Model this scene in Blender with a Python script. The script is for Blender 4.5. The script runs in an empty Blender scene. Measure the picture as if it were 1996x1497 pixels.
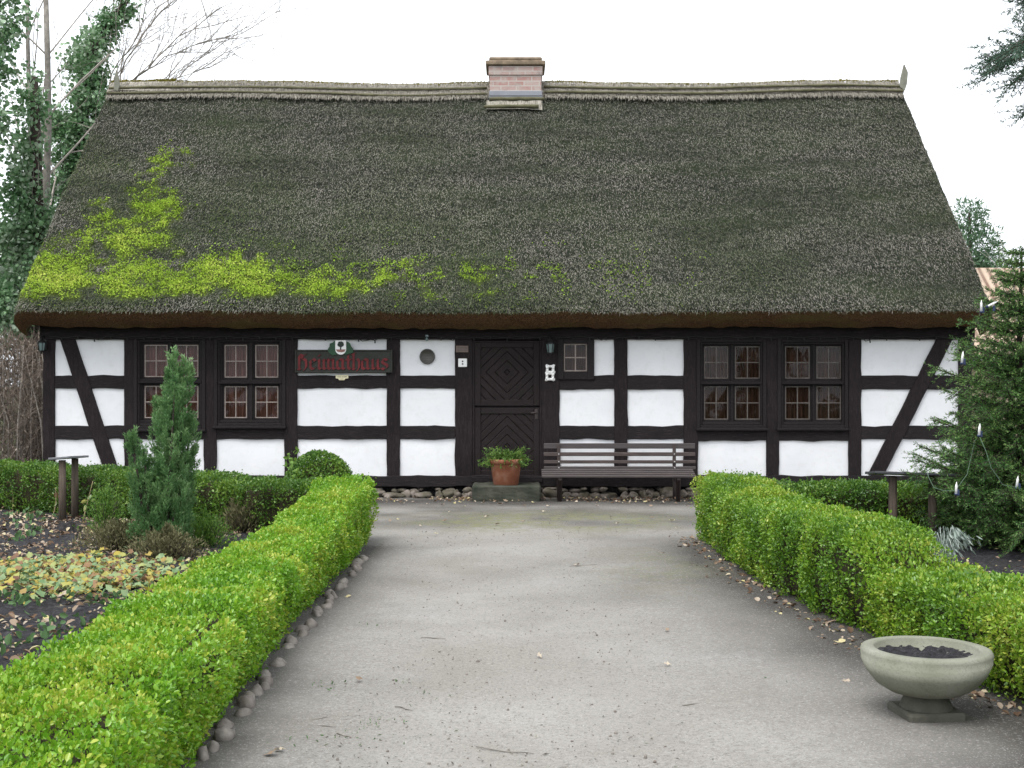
import bpy, math, random
import numpy as np
from mathutils import Vector, Matrix, noise as mnoise

R = math.radians
random.seed(7)
rng = np.random.default_rng(7)
SC = bpy.context.scene
COL = SC.collection

# ------------------------------------------------------------------ camera, sky, sun, exposure
CH = 1.55                 # eye height
F = 2450.0                # focal length in photo pixels (photo 1996 wide)
CX, CY = 998.0, 748.5
D = 17.25                 # distance of the timber wall
S = F / D

cam = bpy.data.cameras.new("camera")
cam.sensor_width = 36.0
cam.lens = F / 1996.0 * 36.0
cam.clip_start = 0.05
cam.clip_end = 2000.0
camo = bpy.data.objects.new("camera", cam)
camo.location = (0, 0, CH)
camo.rotation_euler = (R(90), 0, 0)
COL.objects.link(camo)
SC.camera = camo

SUN_EL, SUN_AZ = R(62), R(215)      # behind the camera, to its left (azimuth from +Y, clockwise)
W = bpy.data.worlds.new("World")
SC.world = W
W.use_nodes = True
wt = W.node_tree
wt.nodes.clear()
sky = wt.nodes.new("ShaderNodeTexSky")
sky.sky_type = 'NISHITA'
sky.sun_disc = False
sky.sun_elevation = SUN_EL
sky.sun_rotation = SUN_AZ
sky.air_density = 1.0
sky.dust_density = 6.0
sky.ozone_density = 1.0
hsv = wt.nodes.new("ShaderNodeHueSaturation")      # overcast: the blue is gone from the sky
hsv.inputs['Saturation'].default_value = 0.16
ov = wt.nodes.new("ShaderNodeMix")                 # closed cloud cover: even white light
ov.data_type = 'RGBA'
ov.inputs[0].default_value = 0.72
ov.inputs[7].default_value = (9.4, 9.8, 10.4, 1)
bg = wt.nodes.new("ShaderNodeBackground")
bg.inputs['Strength'].default_value = 0.12
wo = wt.nodes.new("ShaderNodeOutputWorld")
wt.links.new(sky.outputs[0], hsv.inputs['Color'])
wt.links.new(hsv.outputs[0], ov.inputs[6])
wt.links.new(ov.outputs[2], bg.inputs['Color'])
wt.links.new(bg.outputs[0], wo.inputs['Surface'])

sl = bpy.data.lights.new("sun", 'SUN')
sl.energy = 1.5
sl.angle = R(30)
sl.color = (1.0, 0.97, 0.92)
slo = bpy.data.objects.new("sun", sl)
slo.rotation_euler = (R(90) - SUN_EL, 0, math.pi - SUN_AZ)
slo.location = (-6, -6, 14)
COL.objects.link(slo)

vs = SC.view_settings
vs.view_transform = 'Standard'
vs.look = 'None'
vs.gamma = 1.0
vs.exposure = 0.8
vs.use_curve_mapping = False

# ------------------------------------------------------------------ helpers
def P(px, py, Y):
    return ((px - CX) * Y / F, Y, CH - (py - CY) * Y / F)
def G(px, py, z=0.0):
    Y = F * (CH - z) / (py - CY)
    return ((px - CX) * Y / F, Y)
def FX(px): return (px - CX) / S
def FZ(py): return CH - (py - CY) / S

_lat = rng.random((64, 64, 64))
def vnoise(p, f=1.0, seed=0):
    p = np.asarray(p, float) * f + seed * 17.31
    i = np.floor(p).astype(int); t = p - i; t = t * t * (3 - 2 * t)
    r = 0
    for a in (0, 1):
        for b in (0, 1):
            for c in (0, 1):
                w = (t[..., 0] if a else 1 - t[..., 0]) * (t[..., 1] if b else 1 - t[..., 1]) * (t[..., 2] if c else 1 - t[..., 2])
                r = r + w * _lat[(i[..., 0] + a) % 64, (i[..., 1] + b) % 64, (i[..., 2] + c) % 64]
    return r
def fnoise(p, f=1.0, o=3, seed=0):
    r = 0; a = .5; n = 0
    for k in range(o):
        r = r + a * vnoise(p, f * 2 ** k, seed + k); n += a; a *= .55
    return r / n
def sstep(a, b, x):
    t = np.clip((np.asarray(x, float) - a) / (b - a), 0, 1)
    return t * t * (3 - 2 * t)

ORI = {}
def link(o, parent=None):
    COL.objects.link(o)
    if parent is not None:
        o.parent = parent
        w = ORI.get(parent.name, Vector((0, 0, 0)))
        o.location = -w
    ORI[o.name] = Vector((0, 0, 0))
    return o
def thing(name, label, cat, loc=(0, 0, 0), group=None):
    o = bpy.data.objects.new(name, None)
    o.empty_display_size = .2
    COL.objects.link(o)
    o.location = loc
    ORI[o.name] = Vector(loc)
    o['label'] = label; o['category'] = cat
    if group: o['group'] = group
    return o
def tag(o, label=None, cat=None, group=None, kind=None):
    if label: o['label'] = label
    if cat: o['category'] = cat
    if group: o['group'] = group
    if kind: o['kind'] = kind
    return o

def np_mesh(name, v, f, mat, parent=None, attrs=None, smooth=False):
    """v (n,3), f (m,k) constant face size"""
    v = np.ascontiguousarray(v, np.float32); f = np.ascontiguousarray(f, np.int32)
    me = bpy.data.meshes.new(name)
    me.vertices.add(len(v)); me.vertices.foreach_set("co", v.ravel())
    m, k = f.shape
    me.loops.add(m * k); me.loops.foreach_set("vertex_index", f.ravel())
    me.polygons.add(m)
    me.polygons.foreach_set("loop_start", np.arange(0, m * k, k, dtype=np.int32))
    me.polygons.foreach_set("loop_total", np.full(m, k, np.int32))
    if smooth: me.polygons.foreach_set("use_smooth", np.ones(m, bool))
    me.update(calc_edges=True)
    for an, av in (attrs or {}).items():
        a = me.attributes.new(an, 'FLOAT', 'POINT')
        a.data.foreach_set("value", np.ascontiguousarray(av, np.float32))
    me.materials.append(mat)
    o = bpy.data.objects.new(name, me)
    return link(o, parent)

class MB:
    def __init__(s): s.v = []; s.f = []; s.sm = []; s.r = []
    def add(s, vs_, fs, smooth=False, r=None):
        b = len(s.v); s.v += [tuple(map(float, q)) for q in vs_]
        s.f += [tuple(i + b for i in q) for q in fs]; s.sm += [smooth] * len(fs)
        s.r += [random.random() if r is None else r] * len(vs_)
    def box(s, x0, x1, y0, y1, z0, z1, bv=0.0, r=None):
        if bv <= 0:
            s.add([(x0, y0, z0), (x1, y0, z0), (x1, y1, z0), (x0, y1, z0), (x0, y0, z1), (x1, y0, z1), (x1, y1, z1), (x0, y1, z1)],
                  [(0, 3, 2, 1), (4, 5, 6, 7), (0, 1, 5, 4), (1, 2, 6, 5), (2, 3, 7, 6), (3, 0, 4, 7)], r=r)
        else:
            vs_ = []
            for (a, b) in ((x0, bv), (x1, -bv)):
                for (c, d) in ((y0, bv), (y1, -bv)):
                    for (e, g) in ((z0, bv), (z1, -bv)):
                        vs_ += [(a, c + d, e + g), (a + b, c, e + g), (a + b, c + d, e)]
            bm = Hull(vs_); s.add(bm[0], bm[1], r=r)
    def tube(s, pts, rad, n=6, cap=True, smooth=True, r=None):
        pts = [Vector(p) for p in pts]
        if not hasattr(rad, '__len__'): rad = [rad] * len(pts)
        vs_ = []; fs = []
        up = Vector((0.13, 0.31, 0.94)).normalized()
        for i, p in enumerate(pts):
            t = (pts[min(i + 1, len(pts) - 1)] - pts[max(i - 1, 0)])
            t = t.normalized() if t.length > 1e-9 else Vector((0, 0, 1))
            a = t.cross(up)
            if a.length < .15: a = t.cross(Vector((1, 0, 0)))
            a.normalize(); b = t.cross(a)
            for k in range(n):
                an = 2 * math.pi * k / n
                vs_.append(p + (a * math.cos(an) + b * math.sin(an)) * rad[i])
        for i in range(len(pts) - 1):
            for k in range(n):
                fs.append((i * n + k, i * n + (k + 1) % n, (i + 1) * n + (k + 1) % n, (i + 1) * n + k))
        if cap:
            fs.append(tuple(range(n - 1, -1, -1))); fs.append(tuple((len(pts) - 1) * n + k for k in range(n)))
        s.add(vs_, fs, smooth, r=r)
    def lathe(s, prof, c=(0, 0, 0), n=32, smooth=True, wob=0.0, r=None):
        vs_ = []; fs = []
        for (ra, z) in prof:
            for k in range(n):
                an = 2 * math.pi * k / n
                vs_.append((c[0] + ra * math.cos(an), c[1] + ra * math.sin(an), c[2] + z))
        m = len(prof)
        for i in range(m - 1):
            for k in range(n):
                fs.append((i * n + k, i * n + (k + 1) % n, (i + 1) * n + (k + 1) % n, (i + 1) * n + k))
        s.add(vs_, fs, smooth, r=r)
    def beam(s, p0, p1, w, d, yf, wob=0.006, ch=0.006, n=None, r=None):
        """timber in the facade plane from p0=(x,z) to p1, width w, front face at y=yf, depth d"""
        p0 = np.array(p0, float); p1 = np.array(p1, float)
        L = np.linalg.norm(p1 - p0); t = (p1 - p0) / L; q = np.array([t[1], -t[0]])
        n = n or max(2, int(L / 0.09))
        sd = random.random() * 100
        vs_ = []; fs = []
        for i in range(n + 1):
            c = p0 + t * L * i / n
            e1 = w / 2 + wob * 2 * (mnoise.noise((sd + i * .33, 0, 0))) + wob * .6 * mnoise.noise((sd + i * 1.1, 5, 0))
            e2 = w / 2 + wob * 2 * (mnoise.noise((sd + i * .33, 9, 0))) + wob * .6 * mnoise.noise((sd + i * 1.1, 7, 0))
            yy = yf + wob * .8 * mnoise.noise((sd + i * .5, 3, 0))
            for (a, y) in ((-e1, yf + d), (-e1, yy + ch), (-e1 + ch, yy), (e2 - ch, yy), (e2, yy + ch), (e2, yf + d)):
                vs_.append((c[0] + q[0] * a, y, c[1] + q[1] * a))
        for i in range(n):
            for k in range(6):
                fs.append((i * 6 + k, i * 6 + (k + 1) % 6, (i + 1) * 6 + (k + 1) % 6, (i + 1) * 6 + k))
        fs.append(tuple(range(5, -1, -1))); fs.append(tuple(n * 6 + k for k in range(6)))
        s.add(vs_, fs, r=r)
    def build(s, name, mat, parent=None):
        me = bpy.data.meshes.new(name)
        me.from_pydata(s.v, [], s.f)
        me.polygons.foreach_set("use_smooth", s.sm)
        a = me.attributes.new('rnd', 'FLOAT', 'POINT'); a.data.foreach_set("value", s.r)
        me.materials.append(mat); me.update()
        o = bpy.data.objects.new(name, me)
        return link(o, parent)

import bmesh
def Hull(pts):
    bm = bmesh.new()
    for p in pts: bm.verts.new(p)
    bmesh.ops.convex_hull(bm, input=bm.verts)
    bmesh.ops.dissolve_limit(bm, angle_limit=0.01, verts=bm.verts, edges=bm.edges)
    bm.verts.index_update()
    r = ([v.co.copy() for v in bm.verts], [tuple(v.index for v in f.verts) for f in bm.faces])
    bm.free(); return r
def rock(c, sx, sy, sz, seed, sub=2, rot=0.0):
    bm = bmesh.new(); bmesh.ops.create_icosphere(bm, subdivisions=sub, radius=1)
    vs_ = []
    for v in bm.verts:
        n = 1 + .45 * mnoise.noise(v.co * 1.0 + Vector((seed * 3.7, seed, 0))) + .08 * mnoise.noise(v.co * 3 + Vector((seed, 0, 2)))
        q = v.co * n
        x, y, z = q.x * sx, q.y * sy, q.z * sz
        x, y = x * math.cos(rot) - y * math.sin(rot), x * math.sin(rot) + y * math.cos(rot)
        vs_.append((c[0] + x, c[1] + y, c[2] + z))
    bm.verts.index_update()
    fs = [tuple(v.index for v in f.verts) for f in bm.faces]
    bm.free(); return vs_, fs

def quads(base, d, side, ln, wd, bend=0.0, nrm=None):
    """kite leaves: base (n,3), direction d, side vector, lengths, widths"""
    n = len(base); ln = np.broadcast_to(ln, (n,))[:, None]; wd = np.broadcast_to(wd, (n,))[:, None]
    v = np.empty((n, 4, 3))
    v[:, 0] = base
    v[:, 1] = base + d * ln * .5 + side * wd * .5
    v[:, 2] = base + d * ln
    v[:, 3] = base + d * ln * .5 - side * wd * .5
    if bend and nrm is not None:
        v[:, 1] += nrm * ln * bend; v[:, 3] += nrm * ln * bend
    f = np.arange(n * 4).reshape(n, 4)
    return v.reshape(-1, 3), f
def hexes(base, d, side, nrm, ln, wd, bend=.12):
    """rounder leaves: two quads folded on the midrib"""
    n = len(base); ln = np.broadcast_to(ln, (n,))[:, None]; wd = np.broadcast_to(wd, (n,))[:, None]
    v = np.empty((n, 6, 3))
    v[:, 0] = base
    v[:, 1] = base + d * ln * .33 + side * wd * .5 + nrm * ln * bend
    v[:, 2] = base + d * ln * .72 + side * wd * .42 + nrm * ln * bend
    v[:, 3] = base + d * ln
    v[:, 4] = base + d * ln * .72 - side * wd * .42 + nrm * ln * bend
    v[:, 5] = base + d * ln * .33 - side * wd * .5 + nrm * ln * bend
    i = np.arange(n)[:, None] * 6
    f = np.concatenate([i + np.array([[0, 1, 2, 3]]), i + np.array([[0, 3, 4, 5]])])
    return v.reshape(-1, 3), f
def unit(a): return a / np.maximum(np.linalg.norm(a, axis=-1, keepdims=True), 1e-9)
def rvec(n): return unit(rng.normal(size=(n, 3)))
def leafset(p, nrm, out=.5, up=.2, rnd_=.9, ln=.02, wd=.011, lj=.35, hexa=True):
    n = len(p)
    d = unit(nrm * out + np.array([0, 0, 1.]) * up + rvec(n) * rnd_)
    side = unit(np.cross(d, rvec(n)))
    nn = np.cross(side, d)
    l = ln * (1 + lj * rng.normal(size=n).clip(-1.8, 1.8)); w = l / ln * wd
    if hexa:
        v, f = hexes(p, d, side, nn, l, w); k = 6
    else:
        v, f = quads(p, d, side, l, w, .08, nn); k = 4
    return v, f, k

# ------------------------------------------------------------------ materials
def M(name, rough=.8, spec=.3):
    m = bpy.data.materials.new(name); m.use_nodes = True
    nt = m.node_tree; b = nt.nodes['Principled BSDF']
    b.inputs['Roughness'].default_value = rough
    b.inputs['Specular IOR Level'].default_value = spec
    return m, nt, b
def node(nt, t, **kw):
    n = nt.nodes.new(t)
    for k, v in kw.items():
        if k.startswith('_'): setattr(n, k[1:], v)
        else: n.inputs[k.replace('__', ' ')].default_value = v
    return n
def coords(nt, scale=(1, 1, 1)):
    tc = nt.nodes.new('ShaderNodeTexCoord'); mp = nt.nodes.new('ShaderNodeMapping')
    mp.inputs['Scale'].default_value = scale
    nt.links.new(tc.outputs['Object'], mp.inputs['Vector'])
    return mp.outputs[0]
def noise_n(nt, vec, scale, detail=4, rough=.55, dist=0):
    n = nt.nodes.new('ShaderNodeTexNoise')
    n.inputs['Scale'].default_value = scale; n.inputs['Detail'].default_value = detail
    n.inputs['Roughness'].default_value = rough; n.inputs['Distortion'].default_value = dist
    if vec is not None: nt.links.new(vec, n.inputs['Vector'])
    return n.outputs['Fac']
def ramp(nt, fac, stops, interp='LINEAR'):
    r = nt.nodes.new('ShaderNodeValToRGB'); r.color_ramp.interpolation = interp
    el = r.color_ramp.elements
    while len(el) < len(stops): el.new(.5)
    for e, (p, c) in zip(el, stops):
        e.position = p; e.color = (c[0], c[1], c[2], 1) if hasattr(c, '__len__') else (c, c, c, 1)
    nt.links.new(fac, r.inputs[0]); return r.outputs[0]
def mix(nt, fac, a, b, blend='MIX'):
    x = nt.nodes.new('ShaderNodeMix'); x.data_type = 'RGBA'; x.blend_type = blend
    for s_, i in ((fac, 0), (a, 6), (b, 7)):
        if hasattr(s_, 'is_linked') or hasattr(s_, 'links'): nt.links.new(s_, x.inputs[i])
        elif hasattr(s_, '__len__'): x.inputs[i].default_value = (*s_[:3], 1)
        else: x.inputs[i].default_value = s_
    return x.outputs[2]
def math_n(nt, op, a, b=0.0, clamp=False):
    x = nt.nodes.new('ShaderNodeMath'); x.operation = op; x.use_clamp = clamp
    for s_, i in ((a, 0), (b, 1)):
        if hasattr(s_, 'links'): nt.links.new(s_, x.inputs[i])
        else: x.inputs[i].default_value = s_
    return x.outputs[0]
def attr(nt, name):
    a = nt.nodes.new('ShaderNodeAttribute'); a.attribute_name = name; return a.outputs['Fac']
def bump(nt, b, h, strength=.4, dist=.02):
    x = nt.nodes.new('ShaderNodeBump'); x.inputs['Strength'].default_value = strength; x.inputs['Distance'].default_value = dist
    nt.links.new(h, x.inputs['Height']); nt.links.new(x.outputs[0], b.inputs['Normal'])

def leaf_mat(name, stops, rough=.42, spec=.4, tr=.28, nscale=2.5, nmix=.45):
    m, nt, b = M(name, rough, spec)
    nz = noise_n(nt, coords(nt), nscale, 3)
    fac = math_n(nt, 'ADD', math_n(nt, 'MULTIPLY', attr(nt, 'rnd'), 1 - nmix), math_n(nt, 'MULTIPLY', math_n(nt, 'MULTIPLY_ADD', nz, 2.2), nmix))
    sub = math_n(nt, 'SUBTRACT', fac, nmix * .6)
    c = ramp(nt, sub, stops)
    nt.links.new(c, b.inputs['Base Color'])
    if tr > 0:
        t = nt.nodes.new('ShaderNodeBsdfTranslucent'); nt.links.new(c, t.inputs['Color'])
        mx = nt.nodes.new('ShaderNodeMixShader'); mx.inputs[0].default_value = tr
        nt.links.new(b.outputs[0], mx.inputs[1]); nt.links.new(t.outputs[0], mx.inputs[2])
        nt.links.new(mx.outputs[0], nt.nodes['Material Output'].inputs['Surface'])
    return m
def plain(name, col, rough=.7, spec=.3, var=.25, scale=8, bs=0.0, metal=0):
    m, nt, b = M(name, rough, spec)
    v = coords(nt); n = noise_n(nt, v, scale, 6)
    c = ramp(nt, n, [(.25, [q * (1 - var) for q in col]), (.75, [min(1, q * (1 + var)) for q in col])])
    nt.links.new(c, b.inputs['Base Color']); b.inputs['Metallic'].default_value = metal
    if bs: bump(nt, b, noise_n(nt, v, scale * 6, 5), bs, .01)
    return m

MT = {}
def build_materials():
    # dark old timber
    def timber(name, c1, c2, vec, rough=.7):
        m, nt, b = M(name, rough, .2)
        v = coords(nt, vec)
        n = noise_n(nt, v, 6, 6, .6, .4); n2 = noise_n(nt, coords(nt), 1.7, 3)
        col = ramp(nt, n, [(.3, c1), (.55, [(p + q) / 2 for p, q in zip(c1, c2)]), (.75, c2)])
        col = mix(nt, ramp(nt, n2, [(.4, 0), (.7, .55)]), col, [q * .55 for q in c1])
        col = mix(nt, math_n(nt, 'MULTIPLY', attr(nt, 'rnd'), .5), col, (.0165, .0130, .0138))
        n5 = noise_n(nt, coords(nt, tuple(q * 2.2 for q in vec)), 7, 5, .7)
        col = mix(nt, ramp(nt, n5, [(.54, 0), (.72, .7)]), col, [q * 2.6 for q in c2])
        nt.links.new(col, b.inputs['Base Color'])
        bump(nt, b, n5, .8, .012)
        return m
    MT['timber_v'] = timber('dark upright timber', (.0058, .0040, .0046), (.027, .0185, .0200), (9, 9, .8))
    MT['timber_h'] = timber('dark level timber', (.0058, .0047, .0052), (.026, .0200, .0218), (.8, 9, 9))
    MT['frame'] = timber('dark window wood', (.0065, .005, .0054), (.016, .0125, .013), (4, 4, 4), .55)
    MT['door'] = timber('dark door planks', (.0085, .0052, .0056), (.022, .0145, .0148), (5, 5, 5), .55)
    # white plaster
    m, nt, b = M('white limewash plaster', .85, .2)
    v = coords(nt); n = noise_n(nt, v, 2.2, 6); n2 = noise_n(nt, v, 14, 5)
    c = ramp(nt, n, [(.3, (.70, .712, .735)), (.7, (.76, .768, .785))])
    c = mix(nt, ramp(nt, n2, [(.50, 0), (.8, .32)]), c, (.56, .555, .545))
    nt.links.new(c, b.inputs['Base Color']); bump(nt, b, n2, .25, .01); MT['plaster'] = m
    MT['inside'] = plain('dark room', (.012, .009, .008), .9)  # unlit interior put into the colour, near black
    # thatch surface
    m, nt, b = M('weathered thatch', 1.0, .0)
    v = coords(nt, (1, 1, 1)); n = noise_n(nt, v, 22, 8, .7); n2 = noise_n(nt, coords(nt, (.35, 1.6, 1.6)), 1.5, 5)
    c = ramp(nt, n, [(.3, (.011, .013, .010)), (.5, (.030, .034, .027)), (.7, (.066, .068, .056))])
    c = mix(nt, ramp(nt, n2, [(.45, 0), (.7, .7)]), c, (.040, .052, .030))
    c = mix(nt, math_n(nt, 'MULTIPLY', attr(nt, 'moss'), .85), c, (.15, .20, .03))
    nt.links.new(c, b.inputs['Base Color']); bump(nt, b, n, 1.0, .05); MT['thatch'] = m
    m, nt, b = M('thatch straw ends', 1.0, .0)
    n = noise_n(nt, coords(nt, (.4, 1.5, 1.5)), 1.1, 5)
    n_b = noise_n(nt, coords(nt, (.5, 1.4, 1.4)), .55, 4, .65)
    f = math_n(nt, 'ADD', math_n(nt, 'MULTIPLY', attr(nt, 'rnd'), .80), math_n(nt, 'MULTIPLY_ADD', n_b, .42)); f = math_n(nt, 'SUBTRACT', f, .082)
    c = ramp(nt, f, [(.22, (.010, .014, .009)), (.42, (.019, .028, .017)), (.56, (.028, .038, .026)), (.68, (.038, .046, .035)), (.77, (.044, .057, .024)), (.84, (.058, .063, .046)), (.95, (.082, .083, .066)), (1.0, (.26, .24, .215))])
    c = mix(nt, ramp(nt, n, [(.46, 0), (.64, .6)]), c, (.030, .042, .021))
    c = mix(nt, math_n(nt, 'MULTIPLY', attr(nt, 'moss'), .8), c, (.074, .110, .026))
    nt.links.new(c, b.inputs['Base Color']); MT['straw'] = m
    m, nt, b = M('cut reed ends under the eave', .95, .1)
    n = noise_n(nt, coords(nt), 60, 6, .7); n2 = noise_n(nt, coords(nt, (.5, 2, 2)), 3, 4)
    c = ramp(nt, n, [(.3, (.022, .012, .007)), (.55, (.105, .058, .029)), (.78, (.19, .115, .06))])
    c = mix(nt, ramp(nt, n2, [(.45, 0), (.7, .6)]), c, (.085, .075, .025))
    nt.links.new(c, b.inputs['Base Color']); bump(nt, b, n, 1, .03); MT['reedcut'] = m
    m, nt, b = M('ridge straw', .9, .2)
    n = noise_n(nt, coords(nt, (40, 6, 6)), 1.6, 5, .6); n2 = noise_n(nt, coords(nt), 1.5, 4)
    c = ramp(nt, n, [(.3, (.09, .082, .068)), (.5, (.27, .25, .21)), (.75, (.46, .43, .37))])
    c = mix(nt, ramp(nt, n2, [(.55, 0), (.8, .45)]), c, (.10, .098, .075))
    nt.links.new(c, b.inputs['Base Color']); bump(nt, b, n, 1, .03); MT['ridge'] = m
    MT['rod'] = plain('mossy rod', (.105, .10, .06), .9, .2, .4, 9, .5)
    MT['moss'] = leaf_mat('bright roof moss', [(0, (.060, .088, .022)), (.3, (.135, .205, .034)), (.6, (.295, .440, .055)), (.85, (.400, .545, .075)), (1, (.54, .60, .14))], .9, .1, .25, 1.6, .4)
    MT['mossdull'] = leaf_mat('olive ridge moss', [(0, (.09, .085, .018)), (.5, (.19, .17, .032)), (1, (.32, .27, .06))], .9, .1, .15, 2, .4)
    # bricks
    m, nt, b = M('weathered brick', .9, .2)
    br = nt.nodes.new('ShaderNodeTexBrick'); br.inputs['Scale'].default_value = 1.0
    br.inputs['Brick Width'].default_value = .25; br.inputs['Row Height'].default_value = .078; br.inputs['Mortar Size'].default_value = .009
    br.inputs['Color1'].default_value = (.34, .185, .165, 1); br.inputs['Color2'].default_value = (.40, .30, .275, 1); br.inputs['Mortar'].default_value = (.44, .40, .37, 1)
    tc = nt.nodes.new('ShaderNodeTexCoord'); sx = nt.nodes.new('ShaderNodeSeparateXYZ'); cb = nt.nodes.new('ShaderNodeCombineXYZ')
    nt.links.new(tc.outputs['Object'], sx.inputs[0])
    nt.links.new(math_n(nt, 'ADD', sx.outputs[0], sx.outputs[1]), cb.inputs[0]); nt.links.new(sx.outputs[2], cb.inputs[1])
    nt.links.new(cb.outputs[0], br.inputs['Vector'])
    n = noise_n(nt, coords(nt), 7, 5)
    c = mix(nt, ramp(nt, n, [(.45, 0), (.62, .75)]), br.outputs['Color'], (.40, .36, .33))
    c = mix(nt, ramp(nt, noise_n(nt, coords(nt), 4.3, 5), [(.55, 0), (.7, .6)]), c, (.16, .15, .15))
    nt.links.new(c, b.inputs['Base Color']); bump(nt, b, br.outputs['Fac'], -.5, .01); MT['brick'] = m
    MT['capstone'] = plain('mossy chimney cap', (.20, .155, .11), .9, .2, .45, 9, .4)
    MT['zinc'] = plain('grey sheet metal', (.22, .23, .26), .5, .4, .15, 6)
    # sandy path
    m, nt, b = M('sandy grit path', .93, .2)
    v = coords(nt)
    n1 = noise_n(nt, v, .8, 5, .6, .3); n2 = noise_n(nt, v, 9, 6, .65); n3 = noise_n(nt, v, 110, 3, .7)
    c = ramp(nt, n1, [(.30, (.228, .215, .193)), (.5, (.270, .258, .238)), (.70, (.320, .310, .290))])
    c = mix(nt, ramp(nt, n2, [(.48, 0), (.8, .40)]), c, (.165, .155, .142))
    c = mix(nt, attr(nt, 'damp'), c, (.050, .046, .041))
    c = mix(nt, math_n(nt, 'MULTIPLY', attr(nt, 'moss'), ramp(nt, n2, [(.35, 0), (.62, 1)])), c, (.155, .160, .075))
    vo = nt.nodes.new('ShaderNodeTexVoronoi'); vo.inputs['Scale'].default_value = 55; nt.links.new(v, vo.inputs['Vector'])
    n4 = noise_n(nt, v, 42, 4, .75)
    c = mix(nt, ramp(nt, n4, [(.36, .55), (.47, 0)]), c, (.12, .112, .102)); c = mix(nt, ramp(nt, n4, [(.56, 0), (.66, .4)]), c, (.37, .36, .345))
    c = mix(nt, ramp(nt, n3, [(.30, .9), (.43, 0)]), c, (.075, .07, .068))
    c = mix(nt, ramp(nt, n3, [(.60, 0), (.70, .6)]), c, (.52, .51, .50))
    nt.links.new(c, b.inputs['Base Color'])
    h = math_n(nt, 'ADD', n3, math_n(nt, 'MULTIPLY', n2, 1.5)); bump(nt, b, h, .55, .012); MT['path'] = m
    # garden soil
    m, nt, b = M('dark garden soil', .95, .15)
    v = coords(nt); n = noise_n(nt, v, 24, 8, .7); n2 = noise_n(nt, v, 1.2, 4)
    c = ramp(nt, n, [(.32, (.016, .016, .018)), (.55, (.048, .047, .052)), (.75, (.115, .112, .115))])
    c = mix(nt, ramp(nt, n2, [(.5, 0), (.75, .5)]), c, (.05, .042, .033))
    nt.links.new(c, b.inputs['Base Color']); bump(nt, b, n, 1, .05); MT['soil'] = m
    m, nt, b = M('rough grass and earth', .95, .1)
    v = coords(nt); n = noise_n(nt, v, .6, 8, .7)
    c = ramp(nt, n, [(.35, (.05, .045, .03)), (.6, (.055, .075, .025))]); nt.links.new(c, b.inputs['Base Color']); MT['ground'] = m
    # stones
    m, nt, b = M('field stone', .85, .25)
    v = coords(nt); n = noise_n(nt, v, 9, 6)
    c = ramp(nt, n, [(.3, (.075, .062, .052)), (.7, (.20, .175, .15))])
    c = mix(nt, math_n(nt, 'MULTIPLY', attr(nt, 'rnd'), .6), c, (.26, .225, .20))
    c = mix(nt, ramp(nt, noise_n(nt, v, 5, 4), [(.45, 0), (.62, .75)]), c, (.055, .052, .03))
    nt.links.new(c, b.inputs['Base Color']); bump(nt, b, noise_n(nt, v, 45, 5), .5, .01); MT['stone'] = m
    m, nt, b = M('pale field stone', .85, .25)
    v = coords(nt); n = noise_n(nt, v, 14, 6)
    c = ramp(nt, n, [(.3, (.10, .088, .076)), (.7, (.30, .275, .245))]); c = mix(nt, math_n(nt, 'MULTIPLY', attr(nt, 'rnd'), .6), c, (.15, .125, .11))
    nt.links.new(c, b.inputs['Base Color']); bump(nt, b, noise_n(nt, v, 45, 5), .5, .01); MT['edgestone'] = m
    m, nt, b = M('mossy step stone', .9, .2)
    v = coords(nt); n = noise_n(nt, v, 5, 6)
    c = ramp(nt, n, [(.35, (.030, .036, .026)), (.6, (.062, .064, .050)), (.8, (.10, .10, .085))]); nt.links.new(c, b.inputs['Base Color'])
    bump(nt, b, noise_n(nt, v, 40, 5), .6, .012); MT['step'] = m
    MT['footstone'] = plain('dark weathered concrete', (.085, .083, .068), .9, .2, .35, 9, .5)
    m, nt, b = M('mossy concrete', .92, .2)
    v = coords(nt); n = noise_n(nt, v, 4, 6); n2 = noise_n(nt, v, 90, 4, .7)
    c = ramp(nt, n, [(.3, (.15, .155, .115)), (.55, (.215, .22, .175)), (.75, (.27, .275, .23))])
    c = mix(nt, ramp(nt, n2, [(.3, .5), (.5, 0)]), c, (.10, .10, .08))
    # shade under the bowl put into the colour, darker towards its bottom
    tc = nt.nodes.new('ShaderNodeTexCoord'); sx = nt.nodes.new('ShaderNodeSeparateXYZ'); nt.links.new(tc.outputs['Object'], sx.inputs[0])
    z = math_n(nt, 'ADD', sx.outputs[2], math_n(nt, 'MULTIPLY', n, .08))
    c = mix(nt, ramp(nt, z, [(.10, .55), (.2, .0)]), c, (.085, .082, .072))
    nt.links.new(c, b.inputs['Base Color']); bump(nt, b, n2, .45, .006); MT['concrete'] = m
    m, nt, b = M('terracotta', .8, .25)
    v = coords(nt); n = noise_n(nt, v, 7, 6)
    c = ramp(nt, n, [(.35, (.19, .066, .036)), (.55, (.255, .098, .055)), (.75, (.33, .18, .125))]); nt.links.new(c, b.inputs['Base Color']); MT['terra'] = m
    # bench wood, weathered
    m, nt, b = M('weathered bench slats', .6, .35)
    n = noise_n(nt, coords(nt, (1.2, 14, 14)), 5, 6)
    c = ramp(nt, n, [(.3, (.035, .026, .024)), (.6, (.078, .058, .053)), (.8, (.125, .10, .095))])
    c = mix(nt, math_n(nt, 'MULTIPLY', attr(nt, 'rnd'), .6), c, (.06, .055, .058)); nt.links.new(c, b.inputs['Base Color']); bump(nt, b, n, .5, .006); MT['bench'] = m
    MT['iron'] = plain('brown painted iron', (.045, .033, .031), .5, .4, .2)
    MT['steel'] = plain('bright bolt', (.5, .5, .5), .4, .5, .1, 8, 0, .8)
    MT['postwood'] = None
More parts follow.
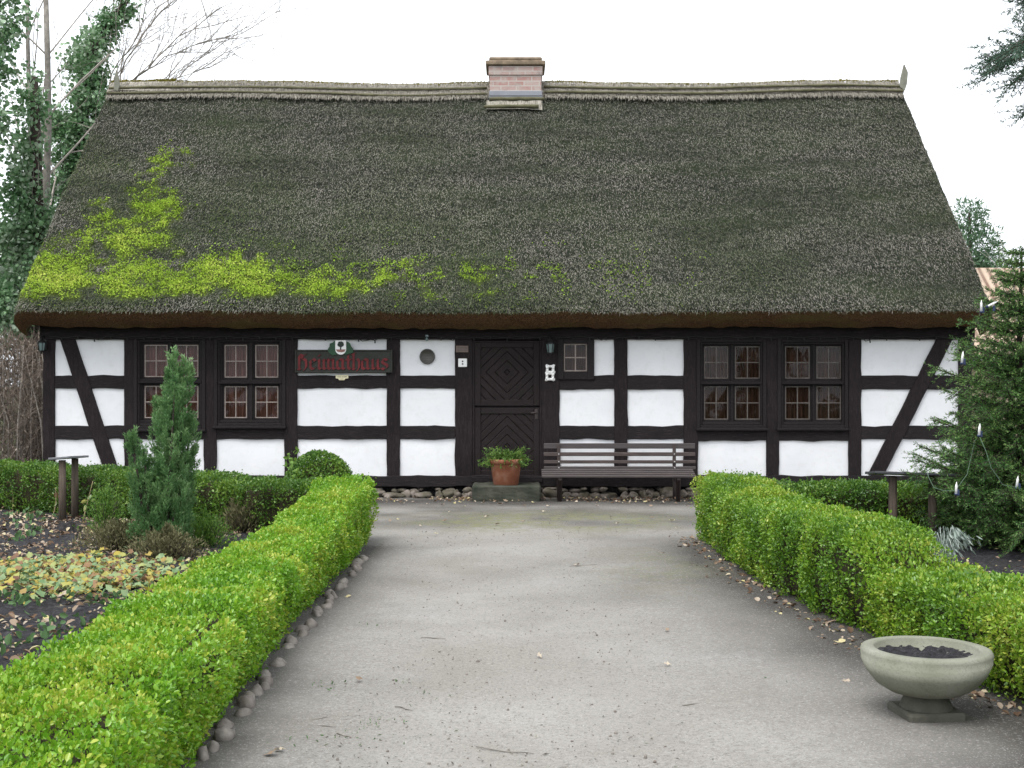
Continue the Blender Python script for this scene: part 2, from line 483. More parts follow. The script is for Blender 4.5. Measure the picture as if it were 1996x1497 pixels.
    m, nt, b = M('grey post wood', .85, .2)
    n = noise_n(nt, coords(nt, (14, 14, 1.4)), 4, 6)
    c = ramp(nt, n, [(.3, (.058, .045, .035)), (.7, (.125, .10, .078))]); nt.links.new(c, b.inputs['Base Color']); bump(nt, b, n, .5, .008); MT['postwood'] = m
    MT['oldboard'] = plain('weathered ridge board', (.20, .20, .165), .85, .2, .3)
    MT['slate'] = plain('dark board', (.035, .037, .042), .35, .5, .2)
    MT['greyboard'] = plain('grey weathered board', (.13, .135, .145), .3, .5, .2)
    # glass: see-through with a clear reflection
    m, nt, b = M('old window glass', .03, .5)
    tr = nt.nodes.new('ShaderNodeBsdfTransparent'); gl = nt.nodes.new('ShaderNodeBsdfGlossy'); gl.inputs['Roughness'].default_value = .04
    fr = nt.nodes.new('ShaderNodeFresnel'); fr.inputs['IOR'].default_value = 1.4
    mx = nt.nodes.new('ShaderNodeMixShader')
    tr.inputs['Color'].default_value = (.88, .9, .88, 1)
    bp = nt.nodes.new('ShaderNodeBump'); bp.inputs['Strength'].default_value = .12; bp.inputs['Distance'].default_value = .02
    nt.links.new(noise_n(nt, coords(nt), 5, 2), bp.inputs['Height']); nt.links.new(bp.outputs[0], gl.inputs['Normal'])
    nt.links.new(fr.outputs[0], mx.inputs[0]); nt.links.new(tr.outputs[0], mx.inputs[1]); nt.links.new(gl.outputs[0], mx.inputs[2])
    nt.links.new(mx.outputs[0], nt.nodes['Material Output'].inputs['Surface']); MT['glass'] = m
    # curtains
    def cloth(name, a, bcol):
        m, nt, b = M(name, .9, .1)
        n = noise_n(nt, coords(nt, (26, 4, 2.5)), 1.4, 5)
        c = ramp(nt, n, [(.3, a), (.7, bcol)]); nt.links.new(c, b.inputs['Base Color']); return m
    MT['curtain'] = cloth('red brown curtain', (.095, .034, .027), (.25, .105, .082))
    MT['curtaindark'] = cloth('dark brown curtain', (.034, .015, .011), (.125, .060, .043))
    MT['muntin'] = plain('pale glazing bar', (.27, .225, .20), .6, .3, .25, 12)
    MT['muntindark'] = plain('grey brown glazing bar', (.11, .095, .085), .6, .3, .3, 12)
    MT['signboard'] = plain('dark green brown board', (.022, .024, .019), .6, .35, .3)
    MT['red'] = plain('faded red paint', (.12, .014, .016), .6, .3, .35, 10)
    MT['green'] = plain('green paint', (.012, .055, .022), .5, .4, .25)
    MT['dkgreen'] = plain('dark green paint', (.008, .020, .012), .5, .4, .2)
    MT['white'] = plain('white paint', (.78, .78, .77), .5, .4, .04)
    MT['pink'] = plain('brown red paint', (.26, .13, .11), .6, .3, .2)
    MT['cream'] = plain('cream plate', (.62, .57, .38), .5, .4, .08)
    MT['ink'] = plain('black paint', (.01, .01, .01), .5, .4, .1)
    MT['bronze'] = plain('bronze plaque metal', (.075, .072, .066), .45, .5, .2, 20, .3, .4)
    MT['copper'] = plain('brown plaque', (.14, .10, .085), .5, .4, .25, 20)
    MT['lampglass'] = plain('pale lantern glass', (.12, .17, .17), .12, .6, .3)
    MT['cable'] = plain('dark cable', (.02, .022, .02), .6)
    MT['palecable'] = plain('pale green cable', (.10, .16, .11), .6)
    MT['candle'] = plain('white candle', (.82, .82, .80), .4, .4, .02)
    MT['clip'] = plain('dark blue candle clip', (.03, .045, .10), .5)
    # leaves
    MT['box'] = leaf_mat('box leaves', [(0, (.060, .048, .016)), (.05, (.022, .060, .010)), (.3, (.066, .190, .014)), (.55, (.128, .305, .018)), (.8, (.215, .400, .026)), (1, (.40, .46, .06))], .30, .5, .34, 2.2, .5)
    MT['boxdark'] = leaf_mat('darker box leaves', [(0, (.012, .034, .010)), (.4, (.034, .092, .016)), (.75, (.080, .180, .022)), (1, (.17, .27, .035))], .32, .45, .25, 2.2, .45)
    MT['boxmid'] = leaf_mat('mid green box leaves', [(0, (.065, .050, .018)), (.06, (.018, .050, .014)), (.35, (.052, .132, .018)), (.65, (.115, .245, .020)), (.88, (.21, .35, .026)), (1, (.34, .40, .06))], .30, .5, .3, 1.8, .5)
    MT['core'] = plain('inner hedge twigs', (.035, .032, .018), .95, .1, .5, 25, .5)
    MT['juniper'] = leaf_mat('juniper needles', [(0, (.024, .066, .022)), (.45, (.072, .168, .056)), (.8, (.135, .255, .092)), (1, (.24, .35, .17))], .55, .3, .2, 4, .45)
    MT['spruce'] = leaf_mat('spruce needles', [(0, (.010, .038, .012)), (.45, (.032, .108, .027)), (.8, (.12, .25, .06)), (1, (.28, .40, .13))], .45, .35, .25, 3, .45)
    MT['conifer'] = leaf_mat('blue green hanging needles', [(0, (.018, .050, .034)), (.5, (.048, .105, .070)), (1, (.11, .17, .12))], .5, .3, .2, 3, .4)
    MT['pine'] = leaf_mat('pine needles', [(0, (.03, .075, .042)), (.5, (.085, .165, .09)), (1, (.17, .26, .15))], .6, .3, .25, 1, .3)
    MT['ivy'] = leaf_mat('ivy leaves', [(0, (.026, .076, .028)), (.45, (.082, .190, .074)), (.8, (.175, .29, .145)), (1, (.38, .46, .35))], .35, .5, .2, 1.2, .4)
    MT['heather'] = leaf_mat('brown heather', [(0, (.045, .040, .022)), (.5, (.105, .105, .050)), (1, (.19, .175, .095))], .8, .2, .15, 3, .3)
    MT['smallgreen'] = leaf_mat('small shrub leaves', [(0, (.025, .068, .014)), (.5, (.075, .170, .026)), (1, (.17, .29, .05))], .45, .35, .25, 4, .3)
    MT['groundcover'] = leaf_mat('yellowing ground cover leaves', [(0, (.05, .13, .04)), (.25, (.13, .235, .10)), (.45, (.25, .33, .17)), (.62, (.33, .36, .12)), (.76, (.40, .33, .06)), (.88, (.27, .16, .08)), (1, (.15, .08, .05))], .6, .3, .25, 3, .25)
    MT['litter'] = leaf_mat('dry fallen leaves', [(0, (.06, .036, .022)), (.3, (.14, .088, .055)), (.6, (.26, .195, .14)), (.85, (.42, .36, .29)), (1, (.46, .41, .19))], .8, .2, .1, 3, .1)
    MT['crumbs'] = leaf_mat('dark crumbs', [(0, (.025, .02, .016)), (.6, (.06, .05, .04)), (.85, (.05, .075, .03)), (1, (.30, .26, .2))], .9, .1, 0, 3, .1)
    MT['silver'] = leaf_mat('silver leaves', [(0, (.12, .17, .13)), (.5, (.25, .31, .27)), (1, (.42, .47, .43))], .7, .2, .2, 6, .2)
    MT['fern'] = leaf_mat('pot plant leaves', [(0, (.030, .085, .016)), (.5, (.085, .18, .03)), (1, (.20, .29, .07))], .45, .35, .3, 8, .2)
    MT['weed'] = leaf_mat('small weeds', [(0, (.035, .09, .03)), (1, (.10, .18, .07))], .6, .3, .2)
    MT['bark'] = plain('grey bark', (.19, .175, .155), .9, .2, .45, 12, .6)
    MT['barkdark'] = plain('brown bark', (.045, .036, .030), .9, .2, .4, 12, .6)
    MT['twig'] = plain('thin pale twigs', (.30, .27, .24), .9, .2, .45, 6)
    MT['stalk'] = plain('dry stalk', (.30, .25, .14), .8, .2, .3, 10)
    MT['twigbush'] = leaf_mat('grey brown brushwood', [(0, (.045, .034, .028)), (.5, (.12, .095, .078)), (.85, (.22, .18, .15)), (1, (.36, .31, .26))], .9, .15, 0, 2, .35)
    m, nt, b = M('pale red tiled roof', .85, .2)
    wv = nt.nodes.new('ShaderNodeTexWave'); wv.bands_direction = 'X'; wv.inputs['Scale'].default_value = 1.6; wv.inputs['Distortion'].default_value = .6
    nt.links.new(coords(nt), wv.inputs['Vector']); n = noise_n(nt, coords(nt), 5, 5)
    c = ramp(nt, wv.outputs['Fac'], [(.12, (.16, .10, .075)), (.4, (.36, .27, .205)), (.9, (.44, .34, .265))])
    c = mix(nt, ramp(nt, n, [(.4, 0), (.75, .5)]), c, (.30, .25, .19)); nt.links.new(c, b.inputs['Base Color']); bump(nt, b, wv.outputs['Fac'], .6, .04); MT['tiles'] = m
    MT['tanwall'] = plain('tan wall', (.40, .33, .24), .85, .2, .2, 4, .2)
build_materials()

# ------------------------------------------------------------------ ground
def grid_sheet(name, x0, x1, y0, y1, step, zf, mat, extra=None, mask=None):
    nx = int((x1 - x0) / step) + 1; ny = int((y1 - y0) / step) + 1
    X, Y = np.meshgrid(np.linspace(x0, x1, nx), np.linspace(y0, y1, ny))
    Z = zf(X, Y)
    v = np.stack([X, Y, Z], -1).reshape(-1, 3)
    i = np.arange(ny - 1)[:, None] * nx + np.arange(nx - 1)[None]
    f = np.stack([i, i + 1, i + nx + 1, i + nx], -1).reshape(-1, 4)
    at = {k: g(X, Y).ravel() for k, g in (extra or {}).items()}
    return np_mesh(name, v, f, mat, None, at, True)
def P3(X, Y, Z=0): return np.stack([X, Y, np.zeros_like(X) + Z], -1)

g = np_mesh('ground', np.array([[-400, -100, -.06], [400, -100, -.06], [400, 700, -.06], [-400, 700, -.06]]), np.array([[0, 1, 2, 3]]), MT['ground'])
tag(g, 'rough grass and earth running on all round the cottage', 'ground', kind='structure')

def path_right(Y):   # base line of the right hand hedge
    return np.interp(Y, [4, 5.74, 7.42, 8.4, 9.7, 11.6, 13], [2.5, 2.34, 2.07, 1.93, 1.79, 1.76, 1.76])
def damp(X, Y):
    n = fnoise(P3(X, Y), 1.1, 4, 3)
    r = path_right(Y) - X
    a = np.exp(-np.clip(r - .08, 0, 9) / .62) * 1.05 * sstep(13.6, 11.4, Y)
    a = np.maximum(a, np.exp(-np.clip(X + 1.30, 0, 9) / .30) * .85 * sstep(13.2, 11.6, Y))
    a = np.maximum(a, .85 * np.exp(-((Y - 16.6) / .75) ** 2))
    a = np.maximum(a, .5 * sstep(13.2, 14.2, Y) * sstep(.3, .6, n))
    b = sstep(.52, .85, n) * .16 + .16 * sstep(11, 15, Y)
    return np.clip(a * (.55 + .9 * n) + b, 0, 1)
def pmoss(X, Y):
    n = fnoise(P3(X, Y), 1.6, 3, 8)
    return np.clip(np.exp(-((X - .35) / 1.4) ** 2 - ((Y - 14.2) / .9) ** 2) * 1.7 * sstep(.3, .6, n) + .5 * np.exp(-((X - 1.2) / .5) ** 2 - ((Y - 10.5) / 1.2) ** 2) * sstep(.4, .65, n), 0, 1)
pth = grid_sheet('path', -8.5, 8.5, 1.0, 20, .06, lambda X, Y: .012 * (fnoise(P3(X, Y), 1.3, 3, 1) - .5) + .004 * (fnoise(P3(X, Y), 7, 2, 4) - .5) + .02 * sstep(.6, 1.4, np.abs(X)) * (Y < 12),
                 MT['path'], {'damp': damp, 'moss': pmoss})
tag(pth, 'pale grey sandy garden path leading up to the door', 'path', kind='structure')

def lb_front(X): return np.interp(X, [-8, -6.1, -4.24, -2.55, -1.4], [15.9, 15.0, 13.9, 12.6, 11.9])
def soil_z(sd):
    return lambda X, Y: .035 + .05 * (fnoise(P3(X, Y), 1.0, 3, sd) - .45) + .06 * (fnoise(P3(X, Y), 6, 3, sd + 3) - .5) + .03 * (vnoise(P3(X, Y), 20, sd + 5) - .5)
def left_soil(X, Y):
    z = soil_z(11)(X, Y)
    edge = np.minimum(-1.55 - X, lb_front(X) + .5 - Y)
    return z * sstep(0, .25, edge) - .03 * (1 - sstep(0, .2, edge))
ls = grid_sheet('garden_bed', -8.2, -1.5, 3.2, 16.4, .05, left_soil, MT['soil'])
tag(ls, 'dark bare garden soil strewn with dry leaves, beside the juniper', 'garden bed', kind='structure')
def right_soil(X, Y):
    z = soil_z(23)(X, Y); edge = np.minimum(X - (path_right(Y) + .25), 12.6 - Y)
    return z * sstep(0, .25, edge) - .03 * (1 - sstep(0, .2, edge))
rs = grid_sheet('garden_bed', 1.9, 8.2, 3.2, 12.7, .06, right_soil, MT['soil'])
tag(rs, 'dark garden soil under the young spruce', 'garden bed', kind='structure')

# ------------------------------------------------------------------ the cottage
HOUSE = thing('thatched_cottage', 'long low half-timbered cottage with white infill, dark beams and mossy thatched roof', 'cottage', (0, D, 0))
XL, XR = FX(85), FX(1893)
ZP = FZ(662)            # underside of wall plate
ZS = FZ(927)            # top of sill beam
ZB = FZ(948)            # underside of sill beam
REAR = D + 7.4

mb = MB()
mb.box(XL + .03, XL + .13, D + .02, REAR, .05, 2.75)
mb.box(XR - .13, XR - .03, D + .02, REAR, .05, 2.75)
mb.box(XL + .13, XR - .13, REAR - .12, REAR, .05, 2.75)
for xg in (XL + .05, XR - .13):          # gable triangles
    mb.add([(xg, D + .05, 2.75), (xg, REAR - .02, 2.75), (xg, 20.88, 6.1), (xg + .08, D + .05, 2.75), (xg + .08, REAR - .02, 2.75), (xg + .08, 20.88, 6.1)],
           [(0, 1, 2), (3, 5, 4), (0, 2, 5, 3), (1, 4, 5, 2), (0, 3, 4, 1)])
mb.build('wall', MT['plaster'], HOUSE)
mb = MB(); mb.box(XL + .14, XR - .14, D + .28, D + .30, .1, 2.7)  # near-black sheet standing in for the unlit room behind the windows
mb.build('dark_backing', MT['inside'], HOUSE)

# plaster infill panels (px): x0,x1,y0,y1
R1, R2, R3 = (662, 732), (757, 830), (856, 927)
PAN = [(108, 243, *R1), (108, 243, *R2), (108, 243, *R3), (272, 398, *R3), (423, 555, *R3)]
for c in ((580, 754), (780, 887)):
    for r in (R1, R2, R3): PAN.append((*c, *r))
PAN += [(1158, 1197, *R1), (1091, 1197, 760, 831), (1091, 1197, *R3)]
for r in (R1, R2, R3): PAN.append((1223, 1332, *r))
PAN += [(1360, 1493, 859, 929), (1518, 1653, 859, 930)]
for r in (R1, R2, R3): PAN.append((1678, 1867, *r))
def plaster_panel(x0, x1, y0, y1):
    a, b, c, d = FX(x0) - .03, FX(x1) + .03, FZ(y1) - .03, FZ(y0) + .03
    nx = max(4, int((b - a) / .07)); nz = max(4, int((d - c) / .07))
    vs_ = []
    for k in range(nz + 1):
        for i in range(nx + 1):
            x = a + (b - a) * i / nx; z = c + (d - c) * k / nz
            vs_.append((x, D + .012 * mnoise.noise((x * 1.7, z * 1.7, 3)) + .004 * mnoise.noise((x * 7, z * 7, 1)), z))
    o = len(vs_)
    fs = [(k * (nx + 1) + i, k * (nx + 1) + i + 1, (k + 1) * (nx + 1) + i + 1, (k + 1) * (nx + 1) + i) for k in range(nz) for i in range(nx)]
    m_ = MB(); m_.add(vs_, fs, True)
    m_.box(a, b, D + .03, D + .14, c, d)
    m_.build('plaster_panel', MT['plaster'], HOUSE)
for p in PAN: plaster_panel(*p)

def post(x0, x1, y0=662, y1=927, yf=-.034, mat='timber_v'):
    m_ = MB(); m_.beam((FX((x0 + x1) / 2), FZ(y1)), (FX((x0 + x1) / 2), FZ(y0)), (x1 - x0) / S, .16, D + yf); m_.build('post', MT[mat], HOUSE)
def rail(x0, x1, y0, y1, yf=-.026):
    m_ = MB(); zc = (FZ(y0) + FZ(y1)) / 2
    m_.beam((FX(x0), zc), (FX(x1), zc), (y1 - y0) / S, .15, D + yf, .009); m_.build('rail', MT['timber_h'], HOUSE)
for a, b in ((85, 108), (243, 273), (398, 423), (555, 580), (754, 780), (887, 921), (1056, 1091), (1197, 1223), (1332, 1360), (1493, 1518), (1653, 1678), (1867, 1893)):
    post(a, b)
for a, b in ((108, 243), (580, 754), (780, 887), (1091, 1197), (1223, 1332), (1678, 1867)):
    rail(a, b, 732, 757 if a < 1000 else 759); rail(a, b, 830, 856)
for a, b in ((273, 398), (423, 555)): rail(a, b, 832, 856)
for a, b in ((1360, 1493), (1518, 1653)): rail(a, b, 834, 859)
for (a, b) in (((131, 655), (222, 930)), ((1843, 655), (1704, 930))):
    m_ = MB(); m_.beam((FX(b[0]), FZ(b[1])), (FX(a[0]), FZ(a[1])), 27.5 / S, .15, D - .042, .004); m_.build('brace', MT['timber_v'], HOUSE)
m_ = MB(); m_.beam((XL - .03, (ZP + 2.72) / 2), (XR + .03, (ZP + 2.72) / 2), 2.72 - ZP, .2, D - .06, .006); m_.build('wall_plate', MT['timber_h'], HOUSE)
m_ = MB(); m_.beam((XL - .02, (ZS + ZB) / 2), (XR + .02, (ZS + ZB) / 2), ZS - ZB, .22, D - .07, .010); m_.build('sill_beam', MT['timber_h'], HOUSE)
# field stones under the sill
m_ = MB(); m_.box(XL + .02, XR - .02, D + .10, D + .3, -.05, ZB + .01)
m_.build('plinth_core', MT['soil'], HOUSE)
m_ = MB(); x = XL; k = 0
while x < XR:
    w = random.choice((.07, .10, .13, .17, .23)) * random.uniform(.85, 1.15); k += 1
    h = random.uniform(.035, .07) * (1 + w)
    m_.add(*rock((x + w / 2, D + random.uniform(-.16, .02), h * random.uniform(.3, .9)), w * .58, random.uniform(.08, .13), h, k * 1.7, 3, random.uniform(-.5, .5)), smooth=True)
    if random.random() < .7:
        m_.add(*rock((x + random.uniform(0, w), D + random.uniform(-.02, .05), ZB - random.uniform(.03, .07)), random.uniform(.05, .12), .1, random.uniform(.03, .05), k + 90, 2), smooth=True)
    if random.random() < .5:
        m_.add(*rock((x + random.uniform(0, w), D - random.uniform(.14, .24), .01), random.uniform(.03, .06), .05, random.uniform(.02, .04), k + 190, 2), smooth=True)
    x += w * random.uniform(.85, 1.25)
m_.build('stone_plinth', MT['stone'], HOUSE)

# windows
def rect_frame(m_, x0, x1, z0, z1, w, y0, y1, bv=.004, r=None):
    m_.box(x0, x0 + w, y0, y1, z0, z1, bv, r); m_.box(x1 - w, x1, y0, y1, z0, z1, bv, r)
    m_.box(x0 + w, x1 - w, y0 + .001, y1, z0, z0 + w, bv, r); m_.box(x0 + w, x1 - w, y0 + .001, y1, z1 - w, z1, bv, r)
def curtain_mesh(x0, x1, z0, z1, y, mat, parent, name='curtain'):
    nx = max(12, int((x1 - x0) / .008)); ph = random.random() * 9
    v = []; zs = np.linspace(z0, z1, 8)
    xs = np.linspace(x0, x1, nx + 1)
    for z in zs:
        for x in xs:
            v.append((x, y + .016 * math.sin(x * 95 + ph + 1.4 * math.sin(x * 21 + ph) + .5 * z), z))
    f = [(k * (nx + 1) + i, k * (nx + 1) + i + 1, (k + 1) * (nx + 1) + i + 1, (k + 1) * (nx + 1) + i) for k in range(7) for i in range(nx)]
    m_ = MB(); m_.add(v, f, True); return m_.build(name, mat, parent)
def casement(win, cx0, cx1, cy0, cy1, mun, mw):
    """one opening light: sash with 2x2 panes; px coordinates of its glass"""
    x0, x1, z0, z1 = FX(cx0), FX(cx1), FZ(cy1), FZ(cy0)
    m_ = MB(); rect_frame(m_, x0 - .034, x1 + .034, z0 - .034, z1 + .034, .032, D + .008, D + .06, .005)
    m_.box(x0 - .05, x1 + .05, D - .022, D + .03, z0 - .062, z0 - .036, .005)      # weather drip
    m_.build('sash', MT['frame'], win)
    m_ = MB(); rect_frame(m_, x0, x1, z0, z1, mw, D + .018, D + .04, .002)
    xm, zm = (x0 + x1) / 2, (z0 + z1) / 2
    m_.box(xm - mw / 2, xm + mw / 2, D + .019, D + .039, z0 + mw, z1 - mw, .002)
    m_.box(x0 + mw, xm - mw / 2, D + .020, D + .038, zm - mw / 2, zm + mw / 2, .002); m_.box(xm + mw / 2, x1 - mw, D + .020, D + .038, zm - mw / 2, zm + mw / 2, .002)
    m_.build('glazing_bar', mun, win)
    m_ = MB()
    for (a, b) in ((x0, xm), (xm, x1)):
        for (c, d) in ((z0, zm), (zm, z1)):
            t = random.uniform(-.0025, .0025)
            m_.add([(a, D + .030 + t, c), (b, D + .030 - t, c), (b, D + .030 - t * .3, d), (a, D + .030 + t * .6, d)], [(0, 1, 2, 3)])
    m_.build('pane', MT['glass'], win)
def window(fx0, fx1, fy0, fy1, cols, rows, mun, cur, mw, cy):
    x0, x1, z0, z1 = FX(fx0), FX(fx1), FZ(fy1), FZ(fy0)
    m_ = MB()
    rect_frame(m_, x0, x1, z0, z1, .052, D - .052, D + .1, .006)
    rect_frame(m_, x0 + .052, x1 - .052, z0 + .052, z1 - .052, .03, D - .034, D + .09, .005)
    win = m_.build('window', MT['frame'], HOUSE)
    # mullion and transom fill between the casements
    a, b, c, d = x0 + .08, x1 - .08, z0 + .08, z1 - .08
    m_ = MB()
    gx = [a] + [FX(q) for pr in cols for q in pr] + [b]
    for i in range(0, len(gx), 2):
        lo, hi = gx[i] + (.034 if i else 0), gx[i + 1] - (.034 if i + 2 < len(gx) else 0)
        if hi > lo + .004: m_ = MB(); m_.box(lo - .004, hi + .004, D - .012, D + .08, c, d, .004); m_.build('mullion', MT['frame'], win)
    gz = [d] + [FZ(q) for pr in rows for q in pr] + [c]
    m_ = MB()
    for i in range(0, len(gz), 2):
        hi, lo = gz[i] - (.034 if i else 0), gz[i + 1] + (.034 if i + 2 < len(gz) else 0)
        if hi > lo + .004: m_ = MB(); m_.box(a, b, D - .020, D + .081, lo - .004, hi + .004, .004); m_.build('transom', MT['frame'], win)
    if len(rows) > 1:
        m_ = MB(); zt = (FZ(rows[0][1]) + FZ(rows[1][0])) / 2 - .012
        m_.box(a - .02, b + .02, D - .044, D - .018, zt - .016, zt + .014, .006); m_.build('moulding', MT['frame'], win)
    m_ = MB(); m_.box(x0 - .01, x1 + .01, D - .085, D - .03, z0 - .022, z0 + .012, .006); m_.build('sill', MT['frame'], win)
    for cxx in cols:
        for r_ in rows: casement(win, *cxx, *r_, MT[mun], mw)
    curtain_mesh(x0 + .06, x1 - .06, c, d, D + cy, MT[cur], win)
    return win
window(262, 402, 655, 838, [(281, 326), (340, 386)], [(672, 735), (752, 815)], 'muntin', 'curtain', .014, .12)
window(418, 558, 655, 832, [(437, 481), (497, 542)], [(672, 736), (753, 815)], 'muntin', 'curtain', .014, .12)
window(1357, 1493, 660, 836, [(1373, 1420), (1433, 1482)], [(675, 738), (753, 818)], 'muntindark', 'curtaindark', .014, .13)
window(1514, 1652, 660, 836, [(1531, 1579), (1592, 1640)], [(675, 738), (753, 818)], 'muntindark', 'curtaindark', .014, .13)
# little window beside the lantern
x0, x1, z0, z1 = FX(1087), FX(1158), FZ(740), FZ(655)
m_ = MB(); gx0, gx1, gz0, gz1 = FX(1099), FX(1144), FZ(724), FZ(670)
m_.box(x0, gx0, D - .05, D + .09, z0, z1, .005); m_.box(gx1, x1, D - .05, D + .09, z0, z1, .005)
m_.box(gx0, gx1, D - .049, D + .09, gz1, z1, .005); m_.box(gx0, gx1, D - .049, D + .09, z0, gz0, .005)
lw = m_.build('window', MT['frame'], HOUSE); lw['label'] = 'small single window with four panes and pale bars'
m_ = MB(); mw = .016; rect_frame(m_, gx0, gx1, gz0, gz1, mw, D - .02, D + .02, .002)
xm, zm = (gx0 + gx1) / 2, (gz0 + gz1) / 2
m_.box(xm - mw / 2, xm + mw / 2, D - .019, D + .02, gz0 + mw, gz1 - mw, .002)
m_.box(gx0 + mw, xm - mw / 2, D - .018, D + .02, zm - mw / 2, zm + mw / 2, .002); m_.box(xm + mw / 2, gx1 - mw, D - .018, D + .02, zm - mw / 2, zm + mw / 2, .002)
m_.build('glazing_bar', MT['muntin'], lw)
m_ = MB(); m_.add([(gx0, D, gz0), (gx1, D, gz0), (gx1, D, gz1), (gx0, D, gz1)], [(0, 1, 2, 3)]); m_.build('pane', MT['glass'], lw)
curtain_mesh(gx0 - .03, gx1 + .03, gz0 - .03, gz1 + .03, D + .12, MT['curtaindark'], lw)

# door: two leaves of planks laid in diamonds
def door_leaf(m_, x0, x1, z0, z1, cx, cz, hw, hh):
    nx, nz = 110, int(110 * (z1 - z0) / (x1 - x0))
    X, Z = np.meshgrid(np.linspace(x0, x1, nx + 1), np.linspace(z0, z1, nz + 1))
    d = np.abs(X - cx) / hw + np.abs(Z - cz) / hh
    fr_ = (d * 2.9 + .2) % 1.0
    gr = np.exp(-((fr_ - .5) / .045) ** 2) * .010
    step_ = .0025 * np.cos(np.floor(d * 2.9 + .7) * 2.4)
    Y = D - .002 + gr + step_
    v = np.stack([X, Y, Z], -1).reshape(-1, 3)
    i = np.arange(nz)[:, None] * (nx + 1) + np.arange(nx)[None]
    f = np.stack([i, i + 1, i + nx + 2, i + nx + 1], -1).reshape(-1, 4)
    m_.add(v, [tuple(q) for q in f.tolist()], False)
dx0, dx1 = FX(921), FX(1056); dt, dm, db = FZ(664), FZ(793), FZ(930)
door_m = MB(); door_m.box(dx0, dx1, D + .03, D + .07, db, dt)
door = door_m.build('door', MT['door'], HOUSE)
for (a, b) in ((dt, dm), (dm, db)):
    lf = MB(); rect_frame(lf, dx0 + .03, dx1 - .03, b + .012, a - .012, .085, D - .016, D + .03, .006)
    lf.build('leaf_frame', MT['door'], door)
    lf = MB(); lo, hi = b + .097, a - .097
    door_leaf(lf, dx0 + .115, dx1 - .115, lo, hi, (dx0 + dx1) / 2, (lo + hi) / 2 + (.02 if a == dt else -.06), .37, .36)
    lf.build('diamond_planks', MT['door'], door)
lf = MB(); rect_frame(lf, dx0, dx1, db, dt, .03, D - .026, D + .04, .004); lf.build('door_frame', MT['timber_v'], door)
lf = MB(); lf.tube([(dx1 - .075, D - .02, dm - .08), (dx1 - .075, D - .07, dm - .08), (dx1 - .15, D - .075, dm - .085)], .011, 8)
lf.box(dx1 - .095, dx1 - .055, D - .024, D - .014, dm - .17, dm - .03, .003); lf.build('handle', MT['iron'], door)
lf = MB(); lf.box(dx0 - .01, dx1 + .01, D - .085, D + .05, FZ(940), FZ(929), .006); lf.build('threshold', MT['timber_h'], door)

# ------------------------------------------------------------------ thatched roof
YE, ZE, YR, ZR = 16.70, FZ(748) + (748.5 - 600) * 16.70 / F, 20.88, CH + (748.5 - 162) * 20.88 / F
RXL, RXR = -6.68, 6.45
run, rise = YR - YE, ZR - ZE
sl_len = math.hypot(run, rise); nrm_f = np.array([0, -rise / sl_len, run / sl_len])
dn_f = np.array([0, -run / sl_len, -rise / sl_len])
def roof_point(X, V, back=False, lump=True):
    X = np.asarray(X, float); V = np.asarray(V, float)
    e = np.minimum(X - RXL, RXR - X)
    rv_ = .20 - .14 * np.clip(V, 0, 1) ** .7
    t = np.clip(1 - e / rv_, 0, 1)
    dz = -.85 * rv_ * (1 - np.sqrt(np.clip(1 - t * t, 0, 1)))
    ev = np.clip(1 - V / .035, 0, 1); dz = dz - .05 * ev * ev
    Y = YE + V * run; Z = ZE + V * rise
    Z = Z - .10 * np.sin(np.pi * V) * 0 + .0
    # gentle sag along the length
    sag = -.03 * np.sin((X - RXL) / (RXR - RXL) * math.pi) + .025 * np.sin(X * 1.3 + 1) * V
    if lump:
        q = np.stack([X, V * 5.8, np.zeros_like(X)], -1)
        dz = dz + .07 * (fnoise(q, .9, 3, 31) - .5) + .035 * (fnoise(q * np.array([.6, 2.2, 1]), 2.4, 3, 33) - .5) + .03 * (vnoise(q, 9, 35) - .5)
    n = dz + sag
    Pn = np.stack([X + 0 * Y, Y + nrm_f[1] * n, Z + nrm_f[2] * n], -1)
    if back:
        Pn[..., 1] = 2 * YR - Pn[..., 1]
    return Pn
def moss_mask(X, V):
    q = np.stack([X, V * 5.8, np.zeros_like(X)], -1)
    band = np.exp(-np.abs((V - .105) / .09) ** 2.6) * np.clip(sstep(3.2, -6.4, X) * 1.35, 0, 1.15)
    left = np.exp(-((X + 5.6 - .8 * V) / .95) ** 2) * sstep(1.05, .05, V) * .95
    spot = np.exp(-((X + 5.0) / .35) ** 2 - ((V - .64) / .03) ** 2) * .75 + np.exp(-((X + 5.3) / .5) ** 2 - ((V - .40) / .09) ** 2) * .5
    n = fnoise(q * np.array([1, 1, 1]), 1.5, 4, 41); n2 = fnoise(q, 6, 3, 45)
    dens = np.maximum.reduce([band, left, spot]) * sstep(.008, .05, V)
    n3 = fnoise(q, 2.6, 3, 48)
    sc_ = dens * .90 + (n - .5) * 1.0 + (n2 - .5) * 1.05 + (n3 - .5) * .9
    return sstep(.36, 1.2, sc_) * sstep(.03, .3, dens)
NX, NV = 420, 190
Xg, Vg = np.meshgrid(np.linspace(RXL, RXR, NX), np.linspace(0, 1, NV))
front = roof_point(Xg, Vg)
backp = roof_point(Xg[::8, ::8], Vg[::8, ::8], True)
mossv = moss_mask(Xg, Vg)
def grid_faces(ny, nx, off=0, flip=False):
    i = np.arange(ny - 1)[:, None] * nx + np.arange(nx - 1)[None] + off
    f = np.stack([i, i + 1, i + nx + 1, i + nx], -1).reshape(-1, 4)
    return f[:, ::-1] if flip else f
va = front.reshape(-1, 3); fa = grid_faces(NV, NX)
nb = backp.shape[:2]; vb = backp.reshape(-1, 3); fb = grid_faces(nb[0], nb[1], len(va), True)
